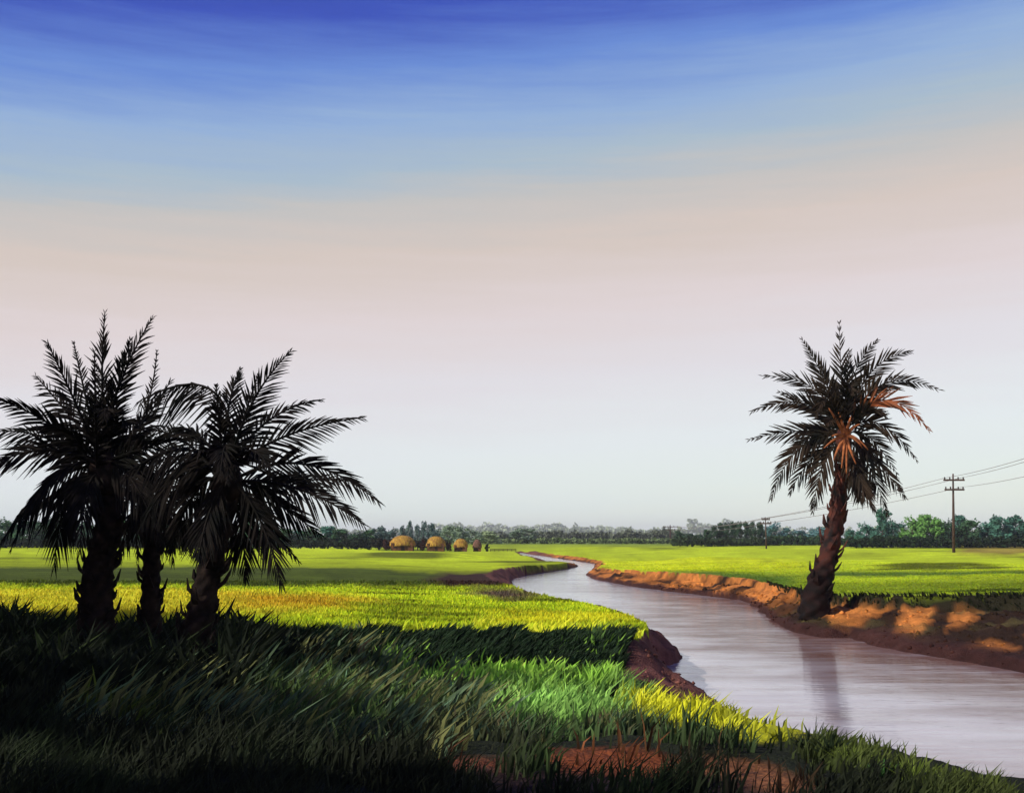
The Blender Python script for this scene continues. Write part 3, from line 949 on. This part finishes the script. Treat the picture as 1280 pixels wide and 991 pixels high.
# slender young palm between
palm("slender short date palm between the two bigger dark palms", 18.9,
     [(192, 838, 17), (190, 800, 14), (188, 760, 12), (189, 720, 11), (190, 690, 11), (192, 660, 11)], (194, 640),
     [(215, 600, 232, 560, .3), (170, 610, 150, 580, -.4), (165, 650, 150, 700, -.3, {'hang': .7}), (222, 650, 240, 690, .3, {'hang': .7}),
      (195, 600, 200, 540, .5), (175, 640, 172, 700, .6, {'hang': .6}), (210, 645, 216, 705, -.5, {'hang': .6}), (230, 620, 262, 640, -.6)],
     6, .36, .042, M_BARK_D, M_FROND_D, 6, .26, 26, ex_r=(.7, 1.2), nleaf=20)

# third palm, leaning
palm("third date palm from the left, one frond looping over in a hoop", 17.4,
     [(238, 835, 23), (244, 800, 20), (251, 765, 17), (259, 725, 15), (267, 690, 15), (276, 650, 15), (282, 620, 15)], (286, 598),
     [(262, 486, 176, 500, .4, {'from': (290, 570), 'hang': 1.0, 'leaf': 1.25, 'n': 30}),
      (312, 510, 362, 440, -.3), (285, 515, 300, 462, .6, {'leaf': .8}), (350, 548, 452, 522, -.6), (380, 580, 474, 628, -.2, {'n': 32}), (375, 612, 455, 656, -.9),
      (350, 600, 440, 600, .8), (325, 650, 352, 732, -.5, {'hang': .3}), (300, 655, 308, 722, .3, {'hang': .4}), (235, 562, 160, 590, -.9, {'hang': .9, 'leaf': 1.1}),
      (230, 590, 178, 655, -.4, {'hang': .7}), (245, 615, 212, 690, .3, {'hang': .7}), (330, 530, 400, 500, .9, {'leaf': .8}), (340, 625, 400, 668, .5),
      (262, 640, 248, 700, -.9, {'hang': .4}), (300, 540, 322, 470, 1.2, {'leaf': .7}), (225, 548, 165, 540, 1.0), (320, 640, 372, 700, .8, {'leaf': .8}),
      (275, 540, 270, 480, -1.0, {'leaf': .7})],
     7, .56, .052, M_BARK_D, M_FROND_D, 8, .30, 38, ex_r=(1.1, 1.8), nleaf=27)

# right palm on the bank
palm("lone date palm leaning on the right river bank with orange crown heart", 42.0,
     [(1016, 770, 19), (1020, 745, 17), (1026, 725, 15), (1034, 700, 12), (1041, 670, 10.5), (1046, 640, 10), (1050, 610, 9), (1053, 580, 8)], (1055, 545),
     [(1035, 485, 1003, 425, -.8), (1052, 480, 1049, 405, .3), (1065, 475, 1096, 426, .6), (1085, 470, 1138, 440, -.5), (1100, 482, 1174, 487, .2),
      (1102, 500, 1160, 536, -.9), (1095, 528, 1145, 574, -.3), (1090, 570, 1130, 620, -.8, {'hang': .2}), (1082, 575, 1108, 640, .5, {'hang': .3}),
      (1020, 488, 954, 470, .3), (1010, 505, 940, 514, -.7), (1010, 538, 938, 549, .2), (1000, 560, 964, 622, -.6, {'hang': .2}),
      (1018, 570, 988, 615, .4, {'hang': .2}), (1030, 580, 1016, 638, -.9, {'hang': .2}), (1072, 590, 1075, 625, -1, {'hang': .3}),
      (1058, 490, 1062, 440, 1.3), (1040, 500, 1025, 455, 1.5), (1085, 545, 1120, 590, 1.3), (1022, 540, 985, 575, 1.4), (1080, 500, 1120, 470, 1.5), (1030, 515, 975, 490, 1.6),
      (1068, 585, 1092, 636, -1.2, {'hang': .3})],
     7, .92, .115, M_BARK_R, M_FROND_R, 9, .50, 34, orange=(5,), ex_r=(2.0, 3.0), nleaf=21, hang=.12)
# its orange flower stalks are children of that palm
rp = [o for o in bpy.data.objects if o.name.startswith("date_palm")][-1]
for k, (tx, ty_, mx, my) in enumerate([(1030, 560, 1045, 548), (1042, 575, 1048, 560), (1078, 560, 1068, 548), (1048, 515, 1053, 530), (1070, 580, 1062, 560), (1036, 510, 1046, 526), (1052, 585, 1055, 560), (1085, 562, 1070, 548), (1075, 530, 1066, 535), (1058, 592, 1058, 565), (1040, 545, 1048, 543), (1064, 520, 1060, 532)]):
    Y0 = 41.3
    p0 = At(1057, 545, Y0) - rp.location; pm = At(mx, my, Y0 - .2) - rp.location; p1 = At(tx, ty_, Y0 - .3) - rp.location
    V, Fc = tube([bez(p0, pm, p1, i / 8) for i in range(9)], [.085 - .008 * i for i in range(9)], 7)
    link("leaf_stalk", pydata("leaf_stalk", V, Fc, True), [M_ORANGE], rp)

# ------------------------------------------------------------------ trees far away and the shade grove added beside the viewer


def crown_mesh(kind, seed, nblob, per, leaf):
    """unit crown: x,y within +-.5, z 0..1, made of many leaf faces in uneven clumps"""
    r = random.Random(seed); V, Fc = [], []
    for b in range(nblob):
        if kind == 'spire':
            h = r.uniform(.12, .95); rad = .42 * (1 - h) ** .7 + .05; a = r.uniform(0, 6.28)
            c = Vector((math.cos(a) * rad * r.uniform(.2, .9), math.sin(a) * rad * r.uniform(.2, .9), h)); br = .10 + .08 * (1 - h)
        elif kind == 'column':
            h = r.uniform(.08, .92); rad = .34 * math.sin(math.pi * min(.97, h * .8 + .16)) ** .5; a = r.uniform(0, 6.28)
            c = Vector((math.cos(a) * rad * r.uniform(.1, .95), math.sin(a) * rad * r.uniform(.1, .95), h)); br = r.uniform(.10, .17)
        else:
            h = r.uniform(.10, .86); rad = .40 * math.sin(math.pi * min(.95, h * .78 + .2)) ** .6; a = r.uniform(0, 6.28)
            c = Vector((math.cos(a) * rad * r.uniform(.1, 1.0), math.sin(a) * rad * r.uniform(.1, 1.0), h)); br = r.uniform(.10, .2)
        for k in range(per):
            d = Vector((r.gauss(0, 1), r.gauss(0, 1), r.gauss(0, 1))).normalized()
            p = c + d * br * r.uniform(.45, 1.05)
            u = Vector((r.gauss(0, 1), r.gauss(0, 1), r.gauss(0, .7))).normalized()
            v = (d + u * .2).cross(u)
            if v.length < .1: continue
            v.normalize(); l = leaf * r.uniform(.6, 1.5)
            i = len(V)
            V += [p - u * l, p + v * l * .7, p + u * l, p - v * l * .7]
            Fc.append((i, i + 1, i + 2, i + 3))
    return pydata("crown", V, Fc)


def trunk_mesh(seed):
    r = random.Random(seed)
    V, Fc = tube([Vector((0, 0, -.03)), Vector((.01, 0, .15)), Vector((-.01, .01, .35)), Vector((.01, 0, .6))], [.05, .035, .028, .012], 8)
    for k in range(5):
        a = r.uniform(0, 6.28); z = r.uniform(.15, .4)
        v2, f2 = tube([Vector((0, 0, z)), Vector((math.cos(a) * .12, math.sin(a) * .12, z + .12)), Vector((math.cos(a) * .25, math.sin(a) * .25, z + .3))], [.018, .012, .005], 5)
        o = len(V); V += v2; Fc += [tuple(i + o for i in f) for f in f2]
    return pydata("trunk", V, Fc, True)


CR = {'round': [crown_mesh('round', s, 30, 75, .036) for s in (1, 2, 3)],
      'column': [crown_mesh('column', s, 26, 75, .036) for s in (4, 5)],
      'spire': [crown_mesh('spire', s, 26, 45, .03) for s in (6, 7)],
      'big': [crown_mesh('round', s, 60, 130, .020) for s in (8, 9)]}
TRM = [trunk_mesh(s) for s in (1, 2, 3)]
for l in CR.values():
    for me in l: me.materials.append(M_LEAF)
for me in TRM: me.materials.append(M_TRUNK)


def tree(name, x, y, h, wd, kind, tone, label, group, i, cat="tree"):
    root = bpy.data.objects.new(name, None); COL.objects.link(root)
    root.location = (x, y, ground_z(x, y)); root.rotation_euler = (0, 0, random.uniform(0, 6.28))
    root.empty_display_size = 1
    cr = bpy.data.objects.new("crown", CR[kind][i % len(CR[kind])]); COL.objects.link(cr); cr.parent = root
    lo = .04 if kind != 'big' else .22
    cr.scale = (wd, wd, h * (1 - lo)); cr.location = (0, 0, h * lo)
    cr.color = (*tone, 1)
    tr = bpy.data.objects.new("trunk", TRM[i % 3]); COL.objects.link(tr); tr.parent = root
    tr.scale = (min(wd, h) * .9, min(wd, h) * .9, h)
    tag(root, label, cat, group)
    return root


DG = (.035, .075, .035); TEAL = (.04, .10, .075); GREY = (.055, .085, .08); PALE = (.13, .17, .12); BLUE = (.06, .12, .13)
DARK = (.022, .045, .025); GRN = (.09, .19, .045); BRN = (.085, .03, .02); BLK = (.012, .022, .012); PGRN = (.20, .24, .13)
ORD = ["first", "second", "third", "fourth", "fifth", "sixth", "seventh", "eighth", "ninth", "tenth", "eleventh", "twelfth", "thirteenth"]
# stretch phrase, name, list of (px, top_py, width_px, kind, tone, distance)
STRETCH = [
    ("dark green tree seen through the left palms, {} from the left edge", "broadleaf_tree",
     [(6, 650, 34, 'round', DG, 255), (36, 652, 34, 'round', DG, 262), (66, 648, 36, 'round', DARK, 255), (98, 652, 34, 'round', DG, 260), (160, 650, 36, 'round', DG, 256),
      (192, 655, 30, 'round', DARK, 262), (222, 652, 32, 'round', DG, 256), (250, 655, 30, 'round', TEAL, 262)]),
    ("dark teal-green tree in the row right of the leaning palm, {} from that palm", "broadleaf_tree",
     [(318, 652, 30, 'round', DG, 255), (340, 655, 26, 'round', TEAL, 262), (358, 659, 26, 'round', DG, 252), (376, 661, 24, 'round', TEAL, 262), (393, 659, 26, 'round', DG, 255),
      (410, 656, 26, 'round', TEAL, 258), (428, 659, 26, 'round', DG, 255), (446, 662, 22, 'round', DARK, 255), (462, 660, 20, 'round', DG, 258)]),
    ("grey-green spiky tree behind the golden huts, {} from the left", "cypress_tree",
     [(474, 656, 18, 'round', GREY, 262), (491, 658, 18, 'round', GREY, 262), (503, 655, 13, 'spire', GREY, 268), (512, 650, 12, 'spire', GREY, 272), (522, 654, 12, 'spire', GREY, 268),
      (530, 650, 12, 'spire', GREY, 272), (539, 653, 14, 'column', GREY, 268), (549, 658, 14, 'round', GREY, 262)]),
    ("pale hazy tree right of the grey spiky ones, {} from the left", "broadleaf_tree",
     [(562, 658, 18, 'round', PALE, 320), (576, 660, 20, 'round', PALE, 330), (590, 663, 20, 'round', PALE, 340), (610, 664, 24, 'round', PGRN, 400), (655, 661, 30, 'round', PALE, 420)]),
    ("low dark round tree beside the distant small pole, {} to its right", "broadleaf_tree",
     [(849, 664, 14, 'round', DARK, 330), (862, 667, 12, 'round', DARK, 330), (873, 668, 12, 'round', DARK, 330)]),
    ("dark narrow tree of the dense block left of the middle pole, {} from the left", "cypress_tree",
     [(884, 663, 14, 'column', DARK, 300), (893, 658, 13, 'spire', DARK, 298), (901, 656, 13, 'column', DARK, 300), (909, 655, 12, 'spire', DARK, 296), (917, 655, 13, 'column', DARK, 300),
      (925, 654, 12, 'spire', DARK, 296), (933, 655, 13, 'column', DARK, 300), (941, 654, 12, 'spire', DARK, 296), (950, 656, 13, 'column', DARK, 300)]),
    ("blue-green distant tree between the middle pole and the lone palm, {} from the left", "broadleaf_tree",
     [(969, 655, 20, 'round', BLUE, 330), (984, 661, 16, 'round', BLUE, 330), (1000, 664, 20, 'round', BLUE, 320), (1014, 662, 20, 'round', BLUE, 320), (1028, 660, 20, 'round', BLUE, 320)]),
    ("teal tree in the right treeline, {} from the lone palm", "broadleaf_tree",
     [(1066, 663, 20, 'round', TEAL, 268), (1083, 655, 24, 'round', TEAL, 262), (1104, 640, 24, 'column', TEAL, 258), (1122, 655, 22, 'round', TEAL, 266)]),
    ("bright mid green tree right of the tall teal one, {} from the left", "broadleaf_tree",
     [(1141, 648, 26, 'round', GRN, 256), (1157, 645, 26, 'round', GRN, 260), (1172, 650, 20, 'column', GRN, 256)]),
    ("dark blue-green tree around the big utility pole, {} from the left", "broadleaf_tree",
     [(1185, 651, 20, 'round', DARK, 256), (1199, 646, 26, 'round', TEAL, 262), (1212, 651, 24, 'round', DG, 256), (1224, 658, 18, 'round', TEAL, 262)]),
    ("broad teal tree in the clump at the right edge, {} from the left", "broadleaf_tree",
     [(1237, 654, 24, 'round', TEAL, 258), (1251, 647, 28, 'round', TEAL, 256), (1268, 647, 26, 'column', TEAL, 260), (1284, 652, 22, 'round', TEAL, 258)]),
]
cnt = 0
for ph, nm, lst in STRETCH:
    for k, (px, top, wpx, kind, tone, d) in enumerate(lst):
        p = At(px, 672, d); gz = 0
        h = At(px, top, d).z + .05
        jit = random.uniform(.85, 1.15)
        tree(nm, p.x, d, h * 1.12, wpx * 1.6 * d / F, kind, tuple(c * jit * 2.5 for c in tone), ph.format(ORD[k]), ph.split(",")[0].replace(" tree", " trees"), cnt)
        cnt += 1
for px, top, wpx, tone, d, lab in [(483, 669, 13, BRN, 240, "rusty brown bush left of the first golden hut"), (528, 667, 7, BRN, 240, "thin rusty brown bush between the first two golden huts"),
                                   (562, 673, 8, BRN, 240, "small rusty bush between the second and third golden huts")]:
    p = At(px, 672, d)
    tree("bush", p.x, d, At(px, top, d).z + .02, wpx * 1.2 * d / F, 'round', tone, lab, "rusty bushes among the huts", cnt, "bush"); cnt += 1
p = At(609, 672, 240)
tree("bush", p.x, 240, At(609, 674, 240).z, 9 * 240 / F, 'column', BLK, "small black square-cut bush right of the huts", None, cnt, "bush"); cnt += 1

# tall trees added left of the viewer, out of view, to shade palms and foreground
for k, (x, y, h, wd) in enumerate([(-17, 18, 9.6, 7.5), (-17.5, 12, 10.5, 8), (-15.5, 6, 10.5, 8), (-14, 0, 11, 8), (-22, 22, 10, 8), (-12, -6, 12, 8)]):
    tree("added_shade_tree", x, y, h, wd, 'big', (.045, .085, .03), "tall leafy tree added left of the palms for shade, " + ORD[k] + " of the grove", "grove added left of the palms for shade", k)

# undergrowth along the foot of the treeline


def undergrowth(name, spans, label):
    V = []; C = []
    for (x0, x1, dd, hpx0, hpx1, col, n) in spans:
        for k in range(n):
            px = random.uniform(x0, x1); d = dd + random.uniform(-4, 5)
            f = (px - x0) / (x1 - x0)
            hm = (hpx0 + (hpx1 - hpx0) * f) * dd / F * (.75 + .5 * float(vnoise(np.array([px * .16]), np.array([0.0]), 5)[0]))
            p = At(px, 672, d); z = random.uniform(0, 1) ** .8 * hm
            c = Vector((p.x, d, z)); l = random.uniform(.25, .6) * dd / 260
            u = Vector((random.gauss(0, 1), random.gauss(0, 1), random.gauss(0, 1))).normalized()
            v = u.cross(Vector((random.gauss(0, 1), random.gauss(0, 1), random.gauss(0, 1)))).normalized()
            V += [c - u * l, c + v * l * .7, c + u * l, c - v * l * .7]
            cc = np.array(col) * random.uniform(.6, 1.4); C += [cc] * 4
    V = np.array([tuple(v) for v in V]); n = len(V)
    o = link(name, new_mesh(name, V, np.arange(n), np.full(n // 4, 4), np.array(C)), [M_GRASS])
    tag(o, label, "undergrowth", kind="stuff")


undergrowth("undergrowth", [(-900, -40, 254, 34, 34, (.03, .06, .03), 9000), (1310, 2100, 254, 40, 40, (.04, .09, .05), 9000), (-40, 470, 252, 9, 9, (.014, .025, .012), 7000), (465, 560, 250, 8, 7, (.02, .02, .012), 1500),
                            (840, 965, 295, 8, 9, (.03, .05, .02), 1800), (960, 1060, 300, 10, 10, (.035, .07, .03), 1800),
                            (1055, 1310, 252, 11, 11, (.016, .035, .014), 5000)], "dark undergrowth along the foot of the far trees")
undergrowth("distant_woods", [(600, 850, 560, 10, 13, (.13, .15, .10), 4500), (560, 900, 420, 5, 5, (.14, .19, .07), 2500)], "low distant woods along the middle of the horizon")  # leaf colour lightened towards haze
undergrowth("hazy_woods", [(430, 980, 2600, 10, 13, (.34, .40, .24), 5000), (540, 780, 3200, 17, 15, (.42, .48, .32), 2600), (860, 925, 3200, 20, 20, (.42, .48, .32), 900), (-300, 430, 2600, 9, 12, (.34, .40, .24), 3000), (980, 1700, 2600, 13, 9, (.34, .40, .24), 3000)], "pale hazy woods far beyond the fields")  # haze put into the pale leaf colour of the farthest woods

# ------------------------------------------------------------------ huts


def hut(px0, px1, top, d, label, roof_m, name="thatched_hut", domed=True):
    xc = At((px0 + px1) / 2, 672, d).x; W = (px1 - px0) * d / F
    zt = At(640, top, d).z; gz = ground_z(xc, d); H = zt - gz
    root = bpy.data.objects.new(name, None); COL.objects.link(root); root.location = (xc, d, gz)
    tag(root, label, "hut", "huts at the edge of the far field")
    w2, dp, hw = W * .43, W * .36, H * .52
    V = [(-w2, -dp, -.1), (w2, -dp, -.1), (w2, dp, -.1), (-w2, dp, -.1), (-w2, -dp, hw), (w2, -dp, hw), (w2, dp, hw), (-w2, dp, hw)]
    Fc = [(0, 3, 2, 1), (4, 5, 6, 7), (0, 1, 5, 4), (1, 2, 6, 5), (2, 3, 7, 6), (3, 0, 4, 7)]
    link("wall", pydata("wall", V, Fc), [M_MUDWALL], root)
    V, Fc = [], []
    nseg, nr_ = 24, 8
    for j in range(nr_ + 1):
        a = j / nr_ * math.pi / 2
        rr_ = math.cos(a) ** (.8 if domed else .5); zz = hw * .62 + (H - hw * .62) * math.sin(a) ** (1.1 if domed else 1.6)
        for i in range(nseg):
            ph = 2 * math.pi * i / nseg
            k = 1 + .05 * math.sin(i * 1.7 + j + W * 9) + .04 * random.uniform(-1, 1)
            V.append((math.cos(ph) * W * .52 * rr_ * k, math.sin(ph) * W * .46 * rr_ * k, zz + (.05 * math.sin(i * 7) if j == 0 else 0)))
    for j in range(nr_):
        for i in range(nseg):
            Fc.append((j * nseg + i, j * nseg + (i + 1) % nseg, (j + 1) * nseg + (i + 1) % nseg, (j + 1) * nseg + i))
    Fc.append(tuple(range(nseg))[::-1])
    link("roof", pydata("roof", V, Fc, True), [roof_m], root)

    def panel(nm, cx, wd, z0, z1):
        V = [(cx - wd, -dp - .06, z0), (cx + wd, -dp - .06, z0), (cx + wd, -dp - .06, z1), (cx - wd, -dp - .06, z1),
             (cx - wd, -dp + .02, z0), (cx + wd, -dp + .02, z0), (cx + wd, -dp + .02, z1), (cx - wd, -dp + .02, z1)]
        Fc = [(0, 1, 2, 3), (5, 4, 7, 6), (1, 5, 6, 2), (4, 0, 3, 7), (3, 2, 6, 7), (4, 5, 1, 0)]
        link(nm, pydata(nm, V, Fc), [M_DARKIN], root)
    panel("door", w2 * .1, W * .07, 0, hw * .95)
    panel("window", -w2 * .6, W * .07, hw * .35, hw * .9)


hut(488, 519, 669, 236, "largest golden domed thatched hut, leftmost in the row", M_THATCH)
hut(533, 557, 670, 238, "middle golden thatched hut with a dark doorway", M_THATCH)
hut(567, 585, 673, 242, "third golden thatched hut, smaller and duller", M_THATCH)
hut(591, 602, 674, 244, "tiny brown-roofed hut right of the golden ones", mat_noise("brown_thatch", (.10, .05, .03), (.22, .11, .07), 2))

# low dark fence right of the huts
fr = bpy.data.objects.new("fence", None); COL.objects.link(fr)
a = At(613, 672, 238); b = At(645, 672, 238)
fr.location = (a.x, 238, ground_z(a.x, 238)); tag(fr, "low dark rail fence right of the small black bush", "fence")
Lf = b.x - a.x
for zr in (.25, .5):
    V, Fc = tube([Vector((0, 0, zr)), Vector((Lf / 2, .05, zr + .04)), Vector((Lf, 0, zr))], [.06] * 3, 6)
    link("rail", pydata("rail", V, Fc), [M_DARKIN], fr)
for k in range(7):
    V, Fc = tube([Vector((Lf * k / 6, 0, -.1)), Vector((Lf * k / 6, 0, .6))], [.06, .05], 6)
    link("post", pydata("post", V, Fc), [M_DARKIN], fr)

# ------------------------------------------------------------------ power line


def box(cx, cy, cz, sx, sy, sz):
    V = [(cx + a * sx / 2, cy + b * sy / 2, cz + c * sz / 2) for a in (-1, 1) for b in (-1, 1) for c in (-1, 1)]
    Fc = [(0, 1, 3, 2), (4, 6, 7, 5), (0, 4, 5, 1), (2, 3, 7, 6), (0, 2, 6, 4), (1, 5, 7, 3)]
    return V, Fc


def pole(x, y, h, arms, rad, label, lean=0.0):
    gz = ground_z(x, y)
    root = bpy.data.objects.new("utility_pole", None); COL.objects.link(root); root.location = (x, y, gz)
    tag(root, label, "utility pole", "utility poles of the power line")
    V, Fc = tube([Vector((-lean, 0, -.3)), Vector((-lean * .5, 0, h * .5)), Vector((0, 0, h))], [rad * 1.25, rad, rad * .6], 10)
    link("post", pydata("post", V, Fc, True), [M_POLE], root)
    for (z, L) in arms:
        V, Fc = box(0, -rad - .06, z, L, .16, .24)
        ar = link("crossarm", pydata("crossarm", V, Fc), [M_POLE], root)
        for s in (-1, -.45, .45, 1):
            V, Fc = tube([Vector((s * L * .44, -rad - .06, z + .12)), Vector((s * L * .44, -rad - .06, z + .3)), Vector((s * L * .44, -rad - .06, z + .42))], [.07, .11, .05], 7)
            link("insulator", pydata("insulator", V, Fc, True), [M_DARKIN], ar)
    return root


p1 = At(1194, 672, 152)
z_of = lambda py, d: At(640, py, d).z
h1 = z_of(592, 152)
pole(p1.x + .15, 152, h1, [(z_of(600, 152), 2.9), (z_of(612, 152), 2.7)], .17, "tall brown utility pole with two crossarms near the right edge", lean=.45)
p2 = At(957.5, 672, 215); h2 = z_of(645, 215)
pole(p2.x, 215, h2, [(z_of(648, 215), 1.6), (z_of(653, 215), 2.2)], .13, "middle-sized thin utility pole standing left of the lone palm")
p3 = At(838, 672, 420); h3 = z_of(655, 420)
pole(p3.x, 420, h3, [(z_of(657.5, 420), 6.0), (z_of(661, 420), 3.5)], .28, "smallest and farthest utility pole above the low distant woods")
p0 = (48.0, 88.0); h0 = h1 - .2
pole(p0[0], p0[1], h0, [(z_of(600, 152), 2.9), (z_of(612, 152), 2.7)], .17, "utility pole standing outside the picture where the cables lead to the right")


def cable(offs, zs, label, rads):
    nodes = [Vector((p0[0] + offs, p0[1] - .25, zs[0])), Vector((p1.x + .15 + offs, 151.7, zs[1])), Vector((p2.x + offs * .7, 214.8, zs[2])), Vector((p3.x + offs, 419.6, zs[3]))]
    pts, rd = [], []
    for i in range(3):
        a, b = nodes[i], nodes[i + 1]
        sag = (b - a).length * .006
        for k in range(12 + (i == 2)):
            t = k / 12
            p = a.lerp(b, t); p.z -= sag * 4 * t * (1 - t); pts.append(p); rd.append(rads[i] * (1 - t) + rads[min(i + 1, 2)] * t)
    V, Fc = tube(pts, rd, 5)
    o = link("power_cable", pydata("power_cable", V, Fc), [M_WIRE])
    tag(o, label, "power cable", "cables of the power line")
    return pts


za = z_of(600, 152) + .35; zb = z_of(612, 152) + .35
rd_ = [.028, .028, .045]
c1 = cable(1.1, [za + .5, za, z_of(647, 215), z_of(657, 420)], "upper power cable on the right end of the top crossarms", rd_)
c2 = cable(-1.1, [za, za - .02, z_of(648, 215), z_of(657, 420)], "upper power cable on the left end of the top crossarms", rd_)
c3 = cable(1.0, [zb, zb, z_of(653, 215), z_of(661, 420)], "lower power cable strung on the lower crossarms", rd_)
# dark marker ball on the upper left cable
mp_ = c2[14].lerp(c2[15], .3)
bm = bmesh.new(); bmesh.ops.create_uvsphere(bm, u_segments=16, v_segments=10, radius=.36)
for v in bm.verts: v.co.x *= 1.25
me = bpy.data.meshes.new("marker_ball"); bm.to_mesh(me); bm.free()
mb = link("marker_ball", me, [M_DARKIN]); mb.location = mp_
tag(mb, "small dark marker ball on the cable left of the tall pole", "marker ball")

# ------------------------------------------------------------------ haze
HAZE = True
if HAZE:
    V, Fc = box(0, 3900, 24, 11000, 9400, 60)
    V = [(v[0], v[1], -6 if v[2] < 24 else 75) for v in V]
    hz = link("haze", pydata("haze", V, Fc))
    m = bpy.data.materials.new("haze"); m.use_nodes = True; nt = m.node_tree
    nt.nodes.remove(nt.nodes["Principled BSDF"])
    pv = N(nt, 'ShaderNodeVolumePrincipled'); pv.inputs['Color'].default_value = (.92, .96, 1, 1); pv.inputs['Density'].default_value = .00015
    pv.inputs['Anisotropy'].default_value = 0.0
    nt.links.new(pv.outputs[0], nt.nodes['Material Output'].inputs['Volume'])
    hz.data.materials.append(m)
    tag(hz, "pale haze over the far fields", "haze", kind="stuff")

# ------------------------------------------------------------------ light
SUN_AZ = math.radians(-118)      # from the view direction, negative = left
SUN_EL = math.radians(34)
sd = Vector((math.sin(SUN_AZ) * math.cos(SUN_EL), math.cos(SUN_AZ) * math.cos(SUN_EL), math.sin(SUN_EL)))
sl = bpy.data.lights.new("sun", 'SUN'); sl.energy = 4.7; sl.angle = math.radians(.5); sl.color = (1, .94, .84)
so = bpy.data.objects.new("sun", sl); COL.objects.link(so)
so.rotation_euler = (-sd).to_track_quat('-Z', 'Y').to_euler()

world = bpy.data.worlds.new("World"); scene.world = world; world.use_nodes = True
nt = world.node_tree; nt.nodes.clear()
out = N(nt, 'ShaderNodeOutputWorld'); bg = N(nt, 'ShaderNodeBackground')
tc = N(nt, 'ShaderNodeTexCoord'); sep = N(nt, 'ShaderNodeSeparateXYZ'); nt.links.new(tc.outputs['Generated'], sep.inputs[0])
# bands of colour climb slightly towards the right; streaked by thin high cloud
mpn = N(nt, 'ShaderNodeMapping'); mpn.inputs['Scale'].default_value = (1.8, 1.8, 26); mpn.inputs['Rotation'].default_value = (0, math.radians(5), 0)
nt.links.new(tc.outputs['Generated'], mpn.inputs[0])
ns_ = N(nt, 'ShaderNodeTexNoise'); ns_.inputs['Scale'].default_value = 1.6; ns_.inputs['Detail'].default_value = 9; ns_.inputs['Roughness'].default_value = .68
nt.links.new(mpn.outputs[0], ns_.inputs['Vector'])
a1 = N(nt, 'ShaderNodeMath', operation='MULTIPLY'); a1.inputs[1].default_value = -.076; nt.links.new(sep.outputs['X'], a1.inputs[0])
a2 = N(nt, 'ShaderNodeMath', operation='ADD'); nt.links.new(sep.outputs['Z'], a2.inputs[0]); nt.links.new(a1.outputs[0], a2.inputs[1])
a3 = N(nt, 'ShaderNodeMath', operation='SUBTRACT'); a3.inputs[1].default_value = .5; nt.links.new(ns_.outputs[0], a3.inputs[0])
a4 = N(nt, 'ShaderNodeMath', operation='MULTIPLY'); a4.inputs[1].default_value = .065; nt.links.new(a3.outputs[0], a4.inputs[0])
a5 = N(nt, 'ShaderNodeMath', operation='ADD'); nt.links.new(a2.outputs[0], a5.inputs[0]); nt.links.new(a4.outputs[0], a5.inputs[1])
a6 = N(nt, 'ShaderNodeMath', operation='MULTIPLY'); a6.inputs[1].default_value = 2.0; nt.links.new(a5.outputs[0], a6.inputs[0])
ramp = N(nt, 'ShaderNodeValToRGB'); nt.links.new(a6.outputs[0], ramp.inputs[0])
stops = [(0.0, (240, 247, 236)), (.06, (236, 245, 240)), (.15, (235, 241, 243)), (.28, (231, 227, 232)), (.40, (229, 216, 216)), (.52, (219, 204, 195)),
         (.60, (200, 198, 196)), (.66, (174, 192, 207)), (.74, (150, 179, 220)), (.82, (106, 142, 216)), (.91, (60, 84, 188)), (1.0, (42, 58, 160))]
el = ramp.color_ramp.elements
while len(el) > 1: el.remove(el[-1])
el[0].position = stops[0][0]; el[0].color = (*lin(*stops[0][1]), 1)
for pos, c in stops[1:]:
    e = el.new(pos); e.color = (*lin(*c), 1)
sky = N(nt, 'ShaderNodeTexSky'); sky.sky_type = 'NISHITA'; sky.sun_disc = False
sky.sun_elevation = SUN_EL; sky.sun_rotation = SUN_AZ
bg2 = N(nt, 'ShaderNodeBackground'); nt.links.new(sky.outputs[0], bg2.inputs[0]); bg2.inputs[1].default_value = .10
nt.links.new(ramp.outputs[0], bg.inputs[0]); bg.inputs[1].default_value = 1.0
ms = N(nt, 'ShaderNodeMixShader'); ms.inputs[0].default_value = .06
nt.links.new(bg.outputs[0], ms.inputs[1]); nt.links.new(bg2.outputs[0], ms.inputs[2]); nt.links.new(ms.outputs[0], out.inputs[0])

scene.view_settings.view_transform = 'Standard'
scene.view_settings.look = 'None'
scene.view_settings.exposure = 0; scene.view_settings.gamma = 1
scene.render.engine = 'CYCLES'
cy = scene.cycles
cy.use_denoising = True
cy.max_bounces = 5; cy.diffuse_bounces = 2; cy.glossy_bounces = 3; cy.transmission_bounces = 2; cy.volume_bounces = 0
cy.use_adaptive_sampling = True; cy.adaptive_threshold = .02
